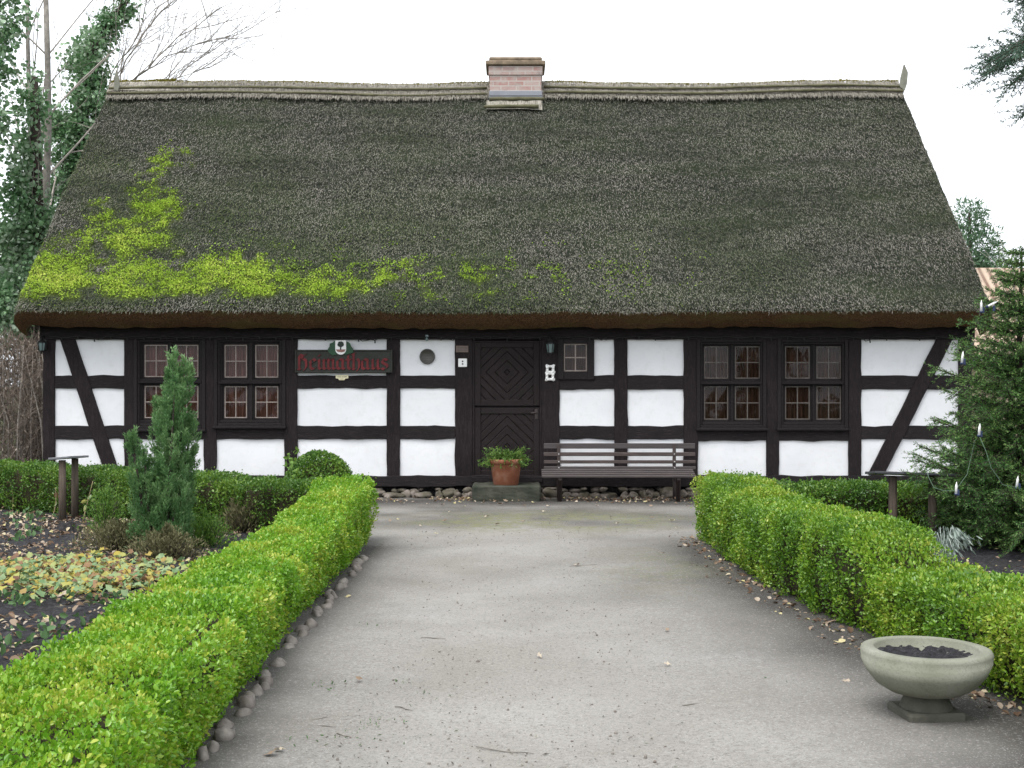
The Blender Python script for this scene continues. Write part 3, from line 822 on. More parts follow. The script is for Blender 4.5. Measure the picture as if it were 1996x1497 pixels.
ROOF = np_mesh('roof', np.concatenate([va, vb]), np.concatenate([fa, fb]), MT['thatch'], HOUSE,
               {'moss': np.concatenate([mossv.ravel(), np.zeros(len(vb))])}, True)
# cut reed ends: front eave face, soffit and gable verges
TH = .285
def under(pt, th): return pt - nrm_f * th
top_e = front[0]; n_ = len(top_e)
wv = np.array([fnoise(np.array([x * 1.0, 0, 0]), 3, 3, 51) for x in Xg[0]])
rows = []
for k, t in enumerate(np.linspace(0, 1, 7)):
    p = top_e - nrm_f * TH * t + dn_f * (.02 * math.sin(t * math.pi)) 
    p = p + np.stack([0 * wv, (np.array([vnoise(np.array([x, t * 2, 0]), 14, 52) for x in Xg[0]]) - .5) * .03, (wv - .5) * .05 * t], -1)
    e = np.minimum(Xg[0] - RXL, RXR - Xg[0]); tt = np.clip(1 - e / .20, 0, 1)
    p[:, 0] += np.sign(-Xg[0]) * tt * .10 * t * t
    rows.append(p)
vface = np.concatenate(rows); fface = grid_faces(7, n_, 0, True)
sof0 = rows[-1]; sof1 = sof0 - dn_f * .75
vv = np.concatenate([vface, sof0 + np.array([0, .004, 0]), sof1]); ff = np.concatenate([fface, grid_faces(2, n_, len(vface), True)])
np_mesh('eave', vv, ff, MT['reedcut'], ROOF, {}, True)
for xs, flip in ((RXL, False), (RXR, True)):
    col = (front[:, 0] if xs == RXL else front[:, -1])[10:]
    in1 = col - nrm_f * .12; in1[:, 0] += .05 if xs == RXL else -.05
    in2 = col - nrm_f * .05; in2[:, 0] += .45 if xs == RXL else -.45; in2 -= nrm_f * .16
    o3 = np.concatenate([col, in1, in2]); fs_ = grid_faces(3, len(col), 0, flip)
    b3 = o3.copy(); b3[:, 1] = 2 * YR - b3[:, 1]
    np_mesh('verge', np.concatenate([o3, b3]), np.concatenate([fs_, grid_faces(3, len(col), len(o3), not flip)]), MT['reedcut'], ROOF, {}, True)

# straw tufts over the slope
def roof_normals(X, V):
    e = 1e-2
    a = roof_point(X + e, V) - roof_point(X - e, V); b = roof_point(X, V + e) - roof_point(X, V - e)
    return unit(np.cross(a, b))
def moss_soft(X, V):
    q = np.stack([X, V * 5.8, np.zeros_like(X)], -1)
    a = .8 * np.exp(-((V - .12) / .18) ** 2) * sstep(6.5, -4, X) + .75 * sstep(.5, -6.2, X) * sstep(1.15, .2, V) + .26
    return np.clip(a * sstep(.30, .70, fnoise(q, .8, 4, 101)) * 1.25, 0, 1)
def straws(n, vlo=0.0, vhi=.955):
    X = rng.uniform(RXL + .02, RXR - .02, n); V = vlo + (vhi - vlo) * rng.random(n)
    p = roof_point(X, V); nr = np.broadcast_to(nrm_f, (n, 3)) + rng.normal(size=(n, 3)) * .12
    d = unit(dn_f + rng.normal(size=(n, 3)) * .30 + nrm_f * rng.uniform(.0, .30, n)[:, None])
    side = unit(np.cross(d, nr)); ln = rng.uniform(.025, .085, n); wd = rng.uniform(.0032, .0075, n)
    v, f = quads(p + nrm_f * rng.uniform(-.004, .014, n)[:, None], d, side, ln, wd)
    m = moss_mask(X, V); sft = moss_soft(X, V)
    r = np.clip(rng.beta(2.2, 2.6, n), 0, 1); r[rng.random(n) < .004] = 1.0
    return v, f, np.repeat(r, 4), np.repeat(np.clip(.75 * m + sft * rng.uniform(.2, 1, n), 0, 1), 4)
v, f, r, gsoft = straws(270000)
n2 = 9000   # ragged drip edge
X = rng.uniform(RXL + .05, RXR - .05, n2); p = roof_point(X, rng.uniform(0, .012, n2))
d = unit(dn_f + rng.normal(size=(n2, 3)) * .35); side = unit(np.cross(d, np.broadcast_to(nrm_f, (n2, 3)) + rng.normal(size=(n2, 3)) * .3))
v2, f2 = quads(p - dn_f * .03, d, side, rng.uniform(.035, .085, n2), rng.uniform(.006, .014, n2))
np_mesh('straw', np.concatenate([v, v2]), np.concatenate([f, f2 + len(v)]), MT['straw'], ROOF, {'rnd': np.concatenate([r, np.repeat(rng.random(n2) * .7, 4)]), 'moss': np.concatenate([gsoft, np.zeros(n2 * 4)])})['kind'] = 'stuff'
# moss cushions
X = rng.uniform(RXL + .06, RXR - .1, 320000); V = rng.uniform(.008, .75, 320000)
mk = moss_mask(X, V); q = np.stack([X, V * 5.8, 0 * X], -1)
spk = (fnoise(q, 4.5, 3, 77) > .555) & (rng.random(len(X)) < .42 * np.exp(-((V - .12) / .085) ** 2) * sstep(3.6, -2, X))
keep = (rng.random(len(X)) < mk ** 1.3 * .95) | spk
X, V = X[keep], V[keep]; n = len(X)
p = roof_point(X, V) + nrm_f * (.012 + .03 * fnoise(np.stack([X, V * 5.8, 0 * X], -1), 9, 2, 61))[:, None]
d = unit(nrm_f * .55 + dn_f * .35 + rvec(n) * .75); side = unit(np.cross(d, rvec(n)))
v, f = quads(p - d * .01, d, side, rng.uniform(.018, .042, n), rng.uniform(.012, .026, n))
np_mesh('moss', v, f, MT['moss'], ROOF, {'rnd': np.repeat(np.clip(.10 + .62 * mk[keep] + rng.normal(size=n) * .17, 0, 1), 4)})['kind'] = 'stuff'

# ridge cap
RB = .935
Xr = np.linspace(RXL + .04, RXR - .04, 300)
cap_rows = []
for t in np.linspace(0, 1, 22):
    ang = math.pi * t
    th_ = .05 + .02 * np.sin(ang)
    if t < .5:
        V = RB + (1 - RB) * (t / .5); b = roof_point(Xr, np.full_like(Xr, V), False, False); b = b + nrm_f * .045
        if t > .36: b[:, 2] -= .08 * ((t - .36) / .14) ** 2
    else:
        V = RB + (1 - RB) * ((1 - t) / .5); b = roof_point(Xr, np.full_like(Xr, V), True, False) + nrm_f * np.array([1, -1, 1]) * .045
        if t < .64: b[:, 2] -= .08 * ((.64 - t) / .14) ** 2
    nz = fnoise(np.stack([Xr, 0 * Xr + t * 3, 0 * Xr], -1), 1.6, 3, 71) - .5; nz2 = vnoise(np.stack([Xr, 0 * Xr + t * 2, 0 * Xr], -1), 16, 72) - .5
    b = b + np.stack([0 * Xr, 0 * Xr, nz * .06 + nz2 * .02], -1)
    b[:, 2] += np.where(Xr < FX(345) * YR / D, .035, 0)
    cap_rows.append(b)
v = np.concatenate(cap_rows)
RIDGE = np_mesh('ridge_cap', v, grid_faces(22, len(Xr)), MT['ridge'], ROOF, {}, True)
def rod(V, x0, x1, dz=0.0, rad=.021, name='ridge_rod', par=None):
    xs = np.linspace(x0, x1, max(6, int((x1 - x0) / .12))); b = roof_point(xs, np.full_like(xs, V), False, False) + nrm_f * .085
    b[:, 2] += .025 * (fnoise(np.stack([xs, 0 * xs + V * 90, 0 * xs], -1), .7, 2, 81) - .5) * 2 + dz
    m_ = MB(); m_.tube(list(b), [rad * random.uniform(.8, 1.15) for _ in xs], 8); m_.build(name, MT['rod'], par or ROOF)
chx0, chx1 = (951 - CX) * 20.43 / F, (1059 - CX) * 20.43 / F
for V, dz in ((.953, 0), (.925, 0)):
    rod(V, RXL + .06, chx0 - .02, dz); rod(V, chx1 + .02, RXR - .06, dz + .02)
# straw fringe and moss on the ridge
n = 26000
X = rng.uniform(RXL + .06, RXR - .06, n); V = rng.uniform(.915, .995, n)
p = roof_point(X, V, False, False) + nrm_f * rng.uniform(.055, .075, n)[:, None]
d = unit(dn_f + rng.normal(size=(n, 3)) * .12); side = unit(np.cross(d, np.broadcast_to(nrm_f, (n, 3)) + rng.normal(size=(n, 3)) * .2))
v, f = quads(p, d, side, rng.uniform(.06, .14, n), rng.uniform(.006, .013, n))
np_mesh('ridge_straw', v, f, MT['ridge'], ROOF)['kind'] = 'stuff'
n = 15000
X = rng.uniform(RXL + .05, RXR - .05, n)
V = 1 - np.abs(rng.normal(size=n)) * .006
p = roof_point(X, V, False, False) + nrm_f * .03 + np.array([0, 0, .0]); p[:, 2] += .01 + .05 * (fnoise(np.stack([X, 0 * X, 0 * X], -1), 2.5, 3, 91) - .5) - .02
p[:, 2] += np.where(X < FX(345) * YR / D, .035, 0)
d = unit(np.array([0, -.4, .75]) + rvec(n) * .7); side = unit(np.cross(d, rvec(n)))
v, f = quads(p, d, side, rng.uniform(.02, .045, n), rng.uniform(.012, .024, n))
np_mesh('ridge_moss', v, f, MT['mossdull'], ROOF, {'rnd': np.repeat(rng.random(n), 4)})['kind'] = 'stuff'
# gable boards at the ridge ends
def finial(px, pts, th=.06):
    m_ = MB(); Y0 = YR
    q = [P(a, b, Y0) for a, b in pts]; k = len(q)
    m_.add([(x, Y0 - .3, z) for x, y, z in q] + [(x, Y0 - .3 + th, z) for x, y, z in q], [tuple(range(k))[::-1], tuple(range(k, 2 * k))] + [(i, (i + 1) % k, k + (i + 1) % k, k + i) for i in range(k)])
    m_.build('finial', MT['oldboard'], ROOF)
finial(0, [(1744, 178), (1746, 158), (1752, 134), (1759, 150), (1757, 172), (1753, 184)])
finial(0, [(233, 182), (234, 160), (237, 145), (241, 158), (243, 176), (240, 186)])

# chimney
YC = 20.43; CHB = ROOF
m_ = MB(); cz1 = CH + (748.5 - 128) * YC / F; czt = CH + (748.5 - 111) * YC / F
m_.box(chx0 + .03, chx1 - .03, YC, YC + .62, 5.3, cz1, .01)
chim = m_.build('chimney', MT['brick'], ROOF)
m_ = MB(); zc0 = CH + (748.5 - 147) * YC / F; m_.box(chx0 + .012, chx1 - .012, YC - .02, YC + .64, zc0, cz1 - .004, .01); m_.build('corbel', MT['brick'], chim)
m_ = MB(); z1_ = CH + (748.5 - 119) * YC / F; m_.box(chx0 - .035, chx1 + .035, YC - .06, YC + .68, cz1, z1_, .015); m_.box(chx0 + .02, chx1 - .02, YC - .02, YC + .62, z1_ + .001, czt, .02); m_.build('cap', MT['capstone'], chim)
m_ = MB(); za = CH + (748.5 - 179) * YC / F; zb = CH + (748.5 - 201) * YC / F
m_.box(chx0 + .015, chx1 - .015, YC - .03, YC + .1, zb - .1, zb + .11, .004); m_.box(chx0 + .02, chx1 - .02, YC - .04, YC + .1, zb + .11, za + .01, .006); m_.build('flashing', MT['zinc'], chim)
vb_ = .875
xs = np.linspace(chx0 - .02, chx1 - .02, 30); rws = []
for V in np.linspace(.895, .845, 8):
    b = roof_point(xs, np.full_like(xs, V), False, True) + nrm_f * .05; rws.append(b)
np_mesh('reed_patch', np.concatenate(rws), grid_faces(8, 30, 0, True), MT['ridge'], ROOF, {}, True)
rod(.893, chx0 + .02, chx1 + .02, 0, .03); rod(.852, chx0 - .06, chx1 - .08, 0, .03)

# ------------------------------------------------------------------ sign and things on the wall
def pen(strokes, ox, oz, sc, y, nib, m_, ang=R(38), th=.012):
    nv = np.array([math.cos(ang), math.sin(ang)]) * nib / 2
    for k, st in enumerate(strokes):
        for j in range(len(st) - 1):
            a = np.array(st[j]); b = np.array(st[j + 1])
            if np.linalg.norm(b - a) < 1e-6: continue
            q = [a + nv, b + nv, b - nv, a - nv]
            q = [(ox + p_[0] * sc, oz + p_[1] * sc) for p_ in q]
            area = sum(q[i][0] * q[(i + 1) % 4][1] - q[(i + 1) % 4][0] * q[i][1] for i in range(4))
            if abs(area) < 1e-7: continue
            if area < 0: q = q[::-1]
            yo = y - .0008 * ((k * 3 + j) % 7) + random.uniform(0, .0004)
            m_.add([(x, yo, z) for x, z in q] + [(x, yo + th, z) for x, z in q], [(0, 1, 2, 3), (4, 7, 6, 5)] + [(i, 4 + i, 4 + (i + 1) % 4, (i + 1) % 4) for i in range(4)])
def minim(x): return [[(x - .10, .86), (x + .03, .94)], [(x, .9), (x, .14)], [(x - .02, .16), (x + .13, .06)]]
def letter(c):
    if c == 'H': return [[(-.08, 1.18), (.08, 1.34), (.36, 1.22), (.55, 1.36)], [(.05, 1.25), (.05, .12)], [(-.04, .10), (.14, .02)], [(.05, .72), (.36, .98), (.54, .82), (.56, .25), (.36, -.08)], [(.2, 1.2), (.3, 1.02)]], .86
    if c == 'e': return [[(0, .82), (0, .2), (.18, .04), (.36, .16)], [(0, .82), (.2, .97), (.36, .78), (.06, .5)]], .56
    if c == 'i': return minim(.05) + [[(.02, 1.24), (.10, 1.30)], [(.06, 1.30), (.06, 1.2)]], .34
    if c == 'm': return minim(.05) + minim(.38) + minim(.71) + [[(.05, .78), (.34, .97)], [(.38, .78), (.67, .97)]], 1.0
    if c == 'a': return [[(.02, .82), (.02, .2), (.18, .05), (.38, .2)], [(.02, .82), (.22, .97), (.38, .86)]] + minim(.40), .72
    if c == 't': return [[(.08, 1.28), (.08, .2), (.24, .05)], [(-.10, .9), (.28, .9)]], .42
    if c == 'h': return [[(.04, 1.40), (.04, .14)], [(-.08, 1.38), (.14, 1.44)], [(-.03, .12), (.12, .03)], [(.04, .74), (.3, .97), (.44, .8), (.44, .2), (.28, -.12)]], .64
    if c == 'u': return minim(.05) + minim(.42) + [[(.1, .12), (.38, .3)]], .70
    if c == 's': return [[(.40, .84), (.2, .98), (.02, .80), (.08, .62), (.38, .42), (.40, .2), (.18, .02), (0, .16)], [(.1, .95), (.34, .9)]], .5
SY = D - .075
SIGN = thing('house_sign', 'dark board with red blackletter name and a coat of arms above it', 'sign', (FX(666), SY, FZ(715)))
m_ = MB(); m_.box(FX(579), FX(764), SY, SY + .03, FZ(727), FZ(683), .006); m_.build('board', MT['signboard'], SIGN)
m_ = MB(); rect_frame(m_, FX(577), FX(766), FZ(726.5), FZ(682), .022, SY - .014, SY + .02, .004); m_.build('board_frame', MT['signboard'], SIGN)
word = 'Heimathaus'
tot = sum(letter(c)[1] for c in word); x0, x1 = FX(581), FX(756)
sc = (x1 - x0) / (tot + .0); zbse = FZ(721)
sz = (FZ(690) - FZ(720)) / 1.36
m_ = MB(); x = x0 + .02
for c in word:
    st, ad = letter(c)
    st2 = [[(px_, pz_ * sz / sc) for px_, pz_ in s_] for s_ in st]
    pen(st2, x, zbse, sc, SY - .012, .21, m_); x += ad * sc
m_.build('lettering', MT['red'], SIGN)
def plate(m_, pts, y, th):
    q = [(FX(a), FZ(b)) for a, b in pts]
    ar = sum(q[i][0] * q[(i + 1) % len(q)][1] - q[(i + 1) % len(q)][0] * q[i][1] for i in range(len(q)))
    if ar < 0: q = q[::-1]
    k = len(q)
    m_.add([(x, y, z) for x, z in q] + [(x, y + th, z) for x, z in q], [tuple(range(k)), tuple(range(2 * k - 1, k - 1, -1))] + [(i, k + i, k + (i + 1) % k, (i + 1) % k) for i in range(k)])
m_ = MB(); plate(m_, [(642, 687), (641, 681), (644, 676), (645, 670), (650, 668), (655, 664), (658, 664), (658, 692), (650, 693)], SY - .018, .012)
plate(m_, [(673, 692), (674, 664), (680, 667), (684, 670), (686, 675), (690, 680), (690, 687), (682, 690)], SY - .018, .012); m_.build('mantle', MT['green'], SIGN)
m_ = MB(); arc = [(666 + 10.5 * math.cos(t), 681 + 10.5 * math.sin(t)) for t in np.linspace(0, math.pi, 13)]
plate(m_, [(655.5, 664), (676.5, 664)] + arc, SY - .026, .018); sh = m_.build('shield', MT['white'], SIGN)
m_ = MB(); plate(m_, [(666 + 6.2 * math.cos(t) * (1 + .08 * math.sin(5 * t)), 671.5 + 5.6 * math.sin(t)) for t in np.linspace(0, 2 * math.pi, 20)[:-1]], SY - .031, .005)
plate(m_, [(665, 675), (667, 675), (667.4, 682), (664.6, 682)], SY - .0305, .0045); m_.build('tree_emblem', MT['dkgreen'], SIGN)
m_ = MB(); plate(m_, [(656.5, 681.5), (675.5, 681.5), (673, 686), (667.5, 687), (660, 686)], SY - .0295, .0035); m_.build('base_emblem', MT['pink'], SIGN)
# little cream plate
pl = thing('name_plate', 'small cream nameplate with a stepped lower edge under the house sign', 'plate', (FX(668), D - .04, FZ(735)))
m_ = MB(); plate(m_, [(655, 731), (680, 731), (679.5, 737.5), (674, 738), (672, 741), (662, 741), (660, 738), (655.5, 737.5)], D - .045, .012); m_.build('plate', MT['cream'], pl)
m_ = MB()
for k in range(14):
    xx = 659 + k * 1.28; h = random.choice((.8, 1.1, 1.5))
    if k not in (6,): plate(m_, [(xx, 735.3), (xx + .75, 735.3), (xx + .75, 735.3 - h), (xx, 735.3 - h)], D - .0465, .002)
for k in range(5):
    xx = 663.5 + k * 1.5; plate(m_, [(xx, 739.3), (xx + .8, 739.3), (xx + .8, 738.5), (xx, 738.5)], D - .0465, .002)
m_.build('lettering', MT['ink'], pl)
# round bronze plaque
rp = thing('round_plaque', 'round dark bronze plaque on the white panel left of the door', 'plaque', (FX(833), D, FZ(695)))
m_ = MB(); ri = 15 / S
m_.add([(FX(833) + r_ * math.cos(t), y_, FZ(695) + r_ * math.sin(t)) for (r_, y_) in ((ri, D + .01), (ri, D - .028), (ri * .95, D - .034), (ri * .88, D - .034), (ri * .85, D - .028), (.001, D - .028)) for t in np.linspace(0, 2 * math.pi, 41)[:-1]],
       [(i * 40 + (k + 1) % 40, i * 40 + k, (i + 1) * 40 + k, (i + 1) * 40 + (k + 1) % 40) for i in range(5) for k in range(40)], True)
m_.build('disc', MT['bronze'], rp)
m_ = MB()
for k, (w_, zz) in enumerate(((10, 4), (14, 0), (12, -4), (8, -8))):
    m_.box(FX(833 - w_ * .75), FX(833 + w_ * .75), D - .031, D - .027, FZ(695) + zz / S - .004, FZ(695) + zz / S + .004)
m_.build('raised_lines', MT['bronze'], rp)
wp = thing('wooden_plaque', 'small brown oblong plaque on the post left of the door', 'plaque', (FX(901), D, FZ(681)))
m_ = MB(); m_.box(FX(889), FX(913), D - .05, D - .03, FZ(687), FZ(674), .003); m_.build('board', MT['copper'], wp)
m_ = MB()
for k in range(3): m_.box(FX(891), FX(911), D - .0525, D - .049, FZ(677.5 + 3 * k) - .003, FZ(677.5 + 3 * k) + .003)
m_.build('raised_lines', MT['bronze'], wp)
bp_ = thing('doorbell_plate', 'small white square plate with two dark buttons on the post left of the door', 'doorbell', (FX(902), D, FZ(707)))
m_ = MB(); m_.box(FX(893.5), FX(910.5), D - .055, D - .03, FZ(715.5), FZ(699), .006); m_.build('plate', MT['white'], bp_)
for zz in (704.5, 709.5):
    m_ = MB(); m_.tube([(FX(902), D - .052, FZ(zz)), (FX(902), D - .063, FZ(zz))], .011, 10, smooth=False); m_.build('button', MT['ink'], bp_)
# house number 8, white iron with knobbly corners
hn = thing('house_number', 'white house number 8 with knobbly corners on the post right of the door', 'house number', (FX(1072), D, FZ(727)))
m_ = MB()
def outl(x0, x1, y0, y1):
    c_ = [(x0, y0), ((x0 + x1) / 2, y0 + 1), (x1, y0), (x1 - .8, (y0 + y1) / 2), (x1, y1), ((x0 + x1) / 2, y1 - 1), (x0, y1), (x0 + .8, (y0 + y1) / 2)]
    return [(FX(a), D - .05, FZ(b)) for a, b in c_]
for q in (outl(1066, 1078.5, 713.5, 726), outl(1065.5, 1078, 727.5, 740)):
    qq = q + [q[0]]
    for i in range(8): m_.tube([qq[i], qq[i + 1]], [.019, .019], 8)
    for i in (0, 2, 4, 6): m_.add(*rock((q[i][0], q[i][1], q[i][2]), .026, .016, .026, i, 1), smooth=True)
m_.build('digit', MT['white'], hn)
# wall lanterns
def lantern(px, py, label, scale=1.0):
    x, z = FX(px), FZ(py); y = D - .15
    L = thing('wall_lantern', label, 'lantern', (x, D - .03, z), 'wall lanterns')
    def k(a): return a * scale
    m_ = MB(); m_.box(x - k(.035), x + k(.035), D - .052, D - .03, z - k(.05), z + k(.16), .004); m_.tube([(x, D - .04, z + k(.12)), (x, D - .09, z + k(.17)), (x, y, z + k(.15)), (x, y, z + k(.10))], k(.009), 8); m_.build('bracket', MT['ink'], L)
    m_ = MB(); m_.lathe([(k(.008), k(.125)), (k(.03), k(.10)), (k(.07), k(.066)), (k(.07), k(.058)), (k(.01), k(.056))], (x, y, z), 6, False); m_.build('roof_cap', MT['ink'], L)
    m_ = MB(); m_.lathe([(k(.002), k(.054)), (k(.056), k(.054)), (k(.040), -k(.06)), (k(.002), -k(.06))], (x, y, z), 6, False); m_.build('glass', MT['lampglass'], L)
    m_ = MB()
    for q in range(6):
        a = q * math.pi / 3; m_.tube([(x + k(.059) * math.cos(a), y + k(.059) * math.sin(a), z + k(.056)), (x + k(.042) * math.cos(a), y + k(.042) * math.sin(a), z - k(.062))], k(.005), 5)
    m_.lathe([(k(.002), -k(.060)), (k(.046), -k(.060)), (k(.046), -k(.07)), (k(.012), -k(.085)), (k(.006), -k(.11)), (k(.001), -k(.115))], (x, y, z), 6, False); m_.build('cage', MT['ink'], L)
lantern(1072, 679, 'black lantern on the post between door and little window')
lantern(89, 676, 'black lantern on the corner post beside the brushwood bush', .9)
lantern(1883, 676, 'black lantern on the corner post beside the young spruce', .9)
sp = thing('spot_lamp', 'tiny pale spot lamp under the eave above the round plaque', 'lamp', (FX(833), D - .06, FZ(659)))
m_ = MB(); m_.box(FX(830), FX(836), D - .10, D - .06, FZ(657), FZ(653), .003); m_.tube([(FX(833), D - .11, FZ(657)), (FX(833), D - .13, FZ(664))], [.013, .02], 8); m_.build('lamp_head', MT['lampglass'], sp)
# string of lights along the eave
sg = thing('string_lights', 'dark string of small lights drooping along the wall plate', 'string lights', (0, D - .09, FZ(660)))
m_ = MB(); bl = MB(); sd = 0
xs_ = np.arange(100, 1880, 8.0); yy = []
dro = [(185, 205, 7), (690, 752, 9), (868, 892, 7), (1158, 1185, 6), (1264, 1272, 3), (1678, 1698, 12)]
for xx in xs_:
    y_ = 657.5 + 1.5 * math.sin(xx * .11)
    for a, b, dp in dro:
        if a <= xx <= b: y_ += dp * math.sin((xx - a) / (b - a) * math.pi) * .8 + 1.5 * math.sin(xx * .5)
    yy.append(y_)
m_.tube([(FX(a), D - .085, FZ(b)) for a, b in zip(xs_, yy)], .0055, 5); m_.build('cable', MT['cable'], sg)
for i in range(3, len(xs_), 4):
    bl = MB(); bl.tube([(FX(xs_[i]), D - .087, FZ(yy[i] + .3)), (FX(xs_[i] + .6), D - .09, FZ(yy[i] + 5.5))], [.008, .010], 6); bl.build('bulb', MT['cable'], sg)

# ------------------------------------------------------------------ step, pot, bench
st_ = MB()
ax, ay = G(920, 978); bx_, _ = G(1054, 978)
sv, sf = [], []
m_ = MB(); sy0 = 16.55; sx0, sx1 = (920 - CX) * sy0 / F, (1054 - CX) * sy0 / F
ztop = CH - (947 - CY) * sy0 / F
nxs, nys = 22, 10
vs_ = []
for (zz) in (0, 1):
    pass
m_.box(sx0, sx1, sy0, D - .08, -.03, ztop, .02)
STEP = m_.build('door_step', MT['step'])
bpy.context.view_layer.objects.active = STEP
md = STEP.modifiers.new('sub', 'SUBSURF'); md.subdivision_type = 'SIMPLE'; md.levels = 4; md.render_levels = 4
tx = bpy.data.textures.new('stone lumps', 'CLOUDS'); tx.noise_scale = .12
md = STEP.modifiers.new('disp', 'DISPLACE'); md.texture = tx; md.strength = .03; md.texture_coords = 'GLOBAL'
tag(STEP, 'mossy stone doorstep block in front of the dark door', 'step')

YP = 16.78; pcx = (986 - CX) * YP / F; zpb = ztop - .004
pr = lambda px: px * YP / F
POT = thing('flower_pot', 'terracotta flower pot standing on the stone doorstep', 'flower pot', (pcx, YP, zpb))
m_ = MB(); hp = .345
m_.lathe([(.002, .0), (pr(23), 0), (pr(24.5), .01), (pr(29.5), hp - .07), (pr(30.5), hp - .06), (pr(32.5), hp - .055), (pr(33.5), hp - .008), (pr(32.5), hp), (pr(29.5), hp), (pr(28.5), hp - .05), (.002, hp - .06)], (pcx, YP, zpb), 36)
m_.build('pot', MT['terra'], POT)
m_ = MB(); m_.lathe([(pr(29), hp - .045), (pr(15), hp - .03), (.002, hp - .025)], (pcx, YP, zpb), 20); m_.build('soil', MT['soil'], POT)
PLT = thing('potted_plant', 'bushy green plant with drooping leaves in the terracotta pot', 'plant', (pcx, YP, zpb + hp - .03))
pb = np.array([pcx, YP, zpb + hp - .03]); n = 260
vs_l, fs_l, rr = [], [], []; off = 0; stm = MB()
for i in range(n):
    a = rng.uniform(0, 2 * math.pi); ln = rng.uniform(.16, .36); el = rng.uniform(.1, 1.2)
    pts = []
    for t in np.linspace(0, 1, 6):
        rad_ = ln * t * math.cos(el * (1 - .3 * t)); h = ln * t * math.sin(el) * .75 - .10 * t * t * (1 if el < .7 else .4)
        pts.append(pb + np.array([math.cos(a) * (rad_ + .03), math.sin(a) * (rad_ + .03) * .8, h]))
    if i % 3 == 0: stm.tube([tuple(q) for q in pts], .003, 4, False)
    pts = np.array(pts); m = 16
    tt = rng.uniform(.15, 1, m); bp2 = np.stack([np.interp(tt, np.linspace(0, 1, 6), pts[:, k]) for k in range(3)], -1)
    dd = unit(np.array([math.cos(a), math.sin(a), 0]) * .6 + rvec(m) * .9); ss = unit(np.cross(dd, rvec(m)))
    v, f = quads(bp2, dd, ss, rng.uniform(.025, .055, m), rng.uniform(.010, .018, m))
    vs_l.append(v); fs_l.append(f + off); off += len(v); rr.append(np.repeat(rng.random(m), 4))
np_mesh('foliage', np.concatenate(vs_l), np.concatenate(fs_l), MT['fern'], PLT, {'rnd': np.concatenate(rr)})
stm.build('stem', MT['smallgreen'], PLT)

# bench
YBF, YBB = 16.52, 16.93
BEN = thing('garden_bench', 'weathered brown slatted bench against the wall right of the door', 'bench', ((1206 - CX) * YBF / F, 16.7, 0))
def bx(px, Y): return (px - CX) * Y / F
def bz(py, Y): return CH - (py - CY) * Y / F
for (py, Y, hh) in ((928.5, YBF, 3.0), (924.5, YBF + .10, 1.8), (920.5, YBF + .20, 1.8), (916.5, YBF + .30, 1.8)):
    m_ = MB(); zc = bz(py, Y); m_.box(bx(1056, YBF), bx(1357, YBF), Y - .042, Y + .042, zc - .016, zc + .014, .006); m_.build('seat_slat', MT['bench'], BEN)
for (ya, yb, Y) in ((864, 874.5, YBB + .06), (881.5, 889, YBB + .04), (897, 903.5, YBB + .02), (909, 915, YBB)):
    m_ = MB(); m_.box(bx(1060, YBB), bx(1356, YBB), Y - .014, Y + .014, bz(yb, Y), bz(ya, Y), .005); m_.build('backrest_slat', MT['bench'], BEN)
for px in (1091, 1321):
    x = bx(px, YBF + .1)
    m_ = MB(); w = .028
    m_.tube([(x, YBF + .05, -.04), (x, YBF + .05, bz(930, YBF) - .02), (x, YBF + .04, bz(928, YBF) - .02)], .032, 8)
    m_.build('leg', MT['iron'], BEN)
    m_ = MB(); m_.tube([(x, YBB - .02, -.04), (x, YBB - .02, .30)], .03, 8); m_.build('leg', MT['iron'], BEN)
    m_ = MB(); m_.box(x - .022, x + .022, YBF - .02, YBB + .01, bz(928, YBF) - .058, bz(928, YBF) - .02, .004)
    m_.beam((x, .28), (x, bz(866, YBB)), .045, .03, YBB + .03, .0, .004, 4)
    m_.build('support', MT['iron'], BEN)
    m_ = MB()
    for (ya, yb, Y) in ((864, 874.5, YBB + .06), (881.5, 889, YBB + .04), (897, 903.5, YBB + .02), (909, 915, YBB)):
        zc = (bz(ya, Y) + bz(yb, Y)) / 2; m_.tube([(x, Y - .012, zc), (x, Y - .021, zc)], [.011, .007], 8)
    m_.build('bolt', MT['steel'], BEN)

# ------------------------------------------------------------------ concrete planter bowl
ux, uy = G(1805, 1402)
URN = thing('planter_bowl', 'mossy concrete planter bowl on a square foot at the edge of the path', 'planter', (ux, uy, 0))
sc_ = uy / F
zr = CH - (1262 - CY) * sc_; rr_ = 124.5 * sc_; zst = CH - (1362 - CY) * sc_; zsl = CH - (1392 - CY) * sc_
zst = .128
prof = [(.002, zst - .012), (.11, zst - .008), (.17, zst + .008), (.225, zst + .042), (.268, zst + .095), (.292, zst + .15), (rr_ - .006, zr - .055), (rr_, zr - .018), (rr_ - .008, zr - .003), (rr_ - .02, zr), (rr_ * .80, zr), (rr_ * .785, zr - .006), (rr_ * .76, zr - .035), (rr_ * .5, zr - .06), (.002, zr - .06)]
m_ = MB(); m_.lathe(prof, (0, 0, 0), 64)
bowl = m_.build('bowl', MT['concrete']); bowl.parent = URN; bowl.location = (0, 0, 0)
m_ = MB(); m_.lathe([(.002, .03), (.120, .03), (.118, .066), (.110, .085), (.100, .105), (.098, zst + .012), (.002, zst + .02)], (0, 0, 0), 40); o = m_.build('stem', MT['footstone']); o.parent = URN; o.location = (0, 0, 0)
m_ = MB(); m_.box(-.135, .135, -.135, .135, -.03, .058, .012); o = m_.build('foot', MT['footstone']); o.parent = URN; o.location = (.0, 0, 0); o.rotation_euler = (0, 0, R(6))
nn = 40; vs_ = []; fs = []
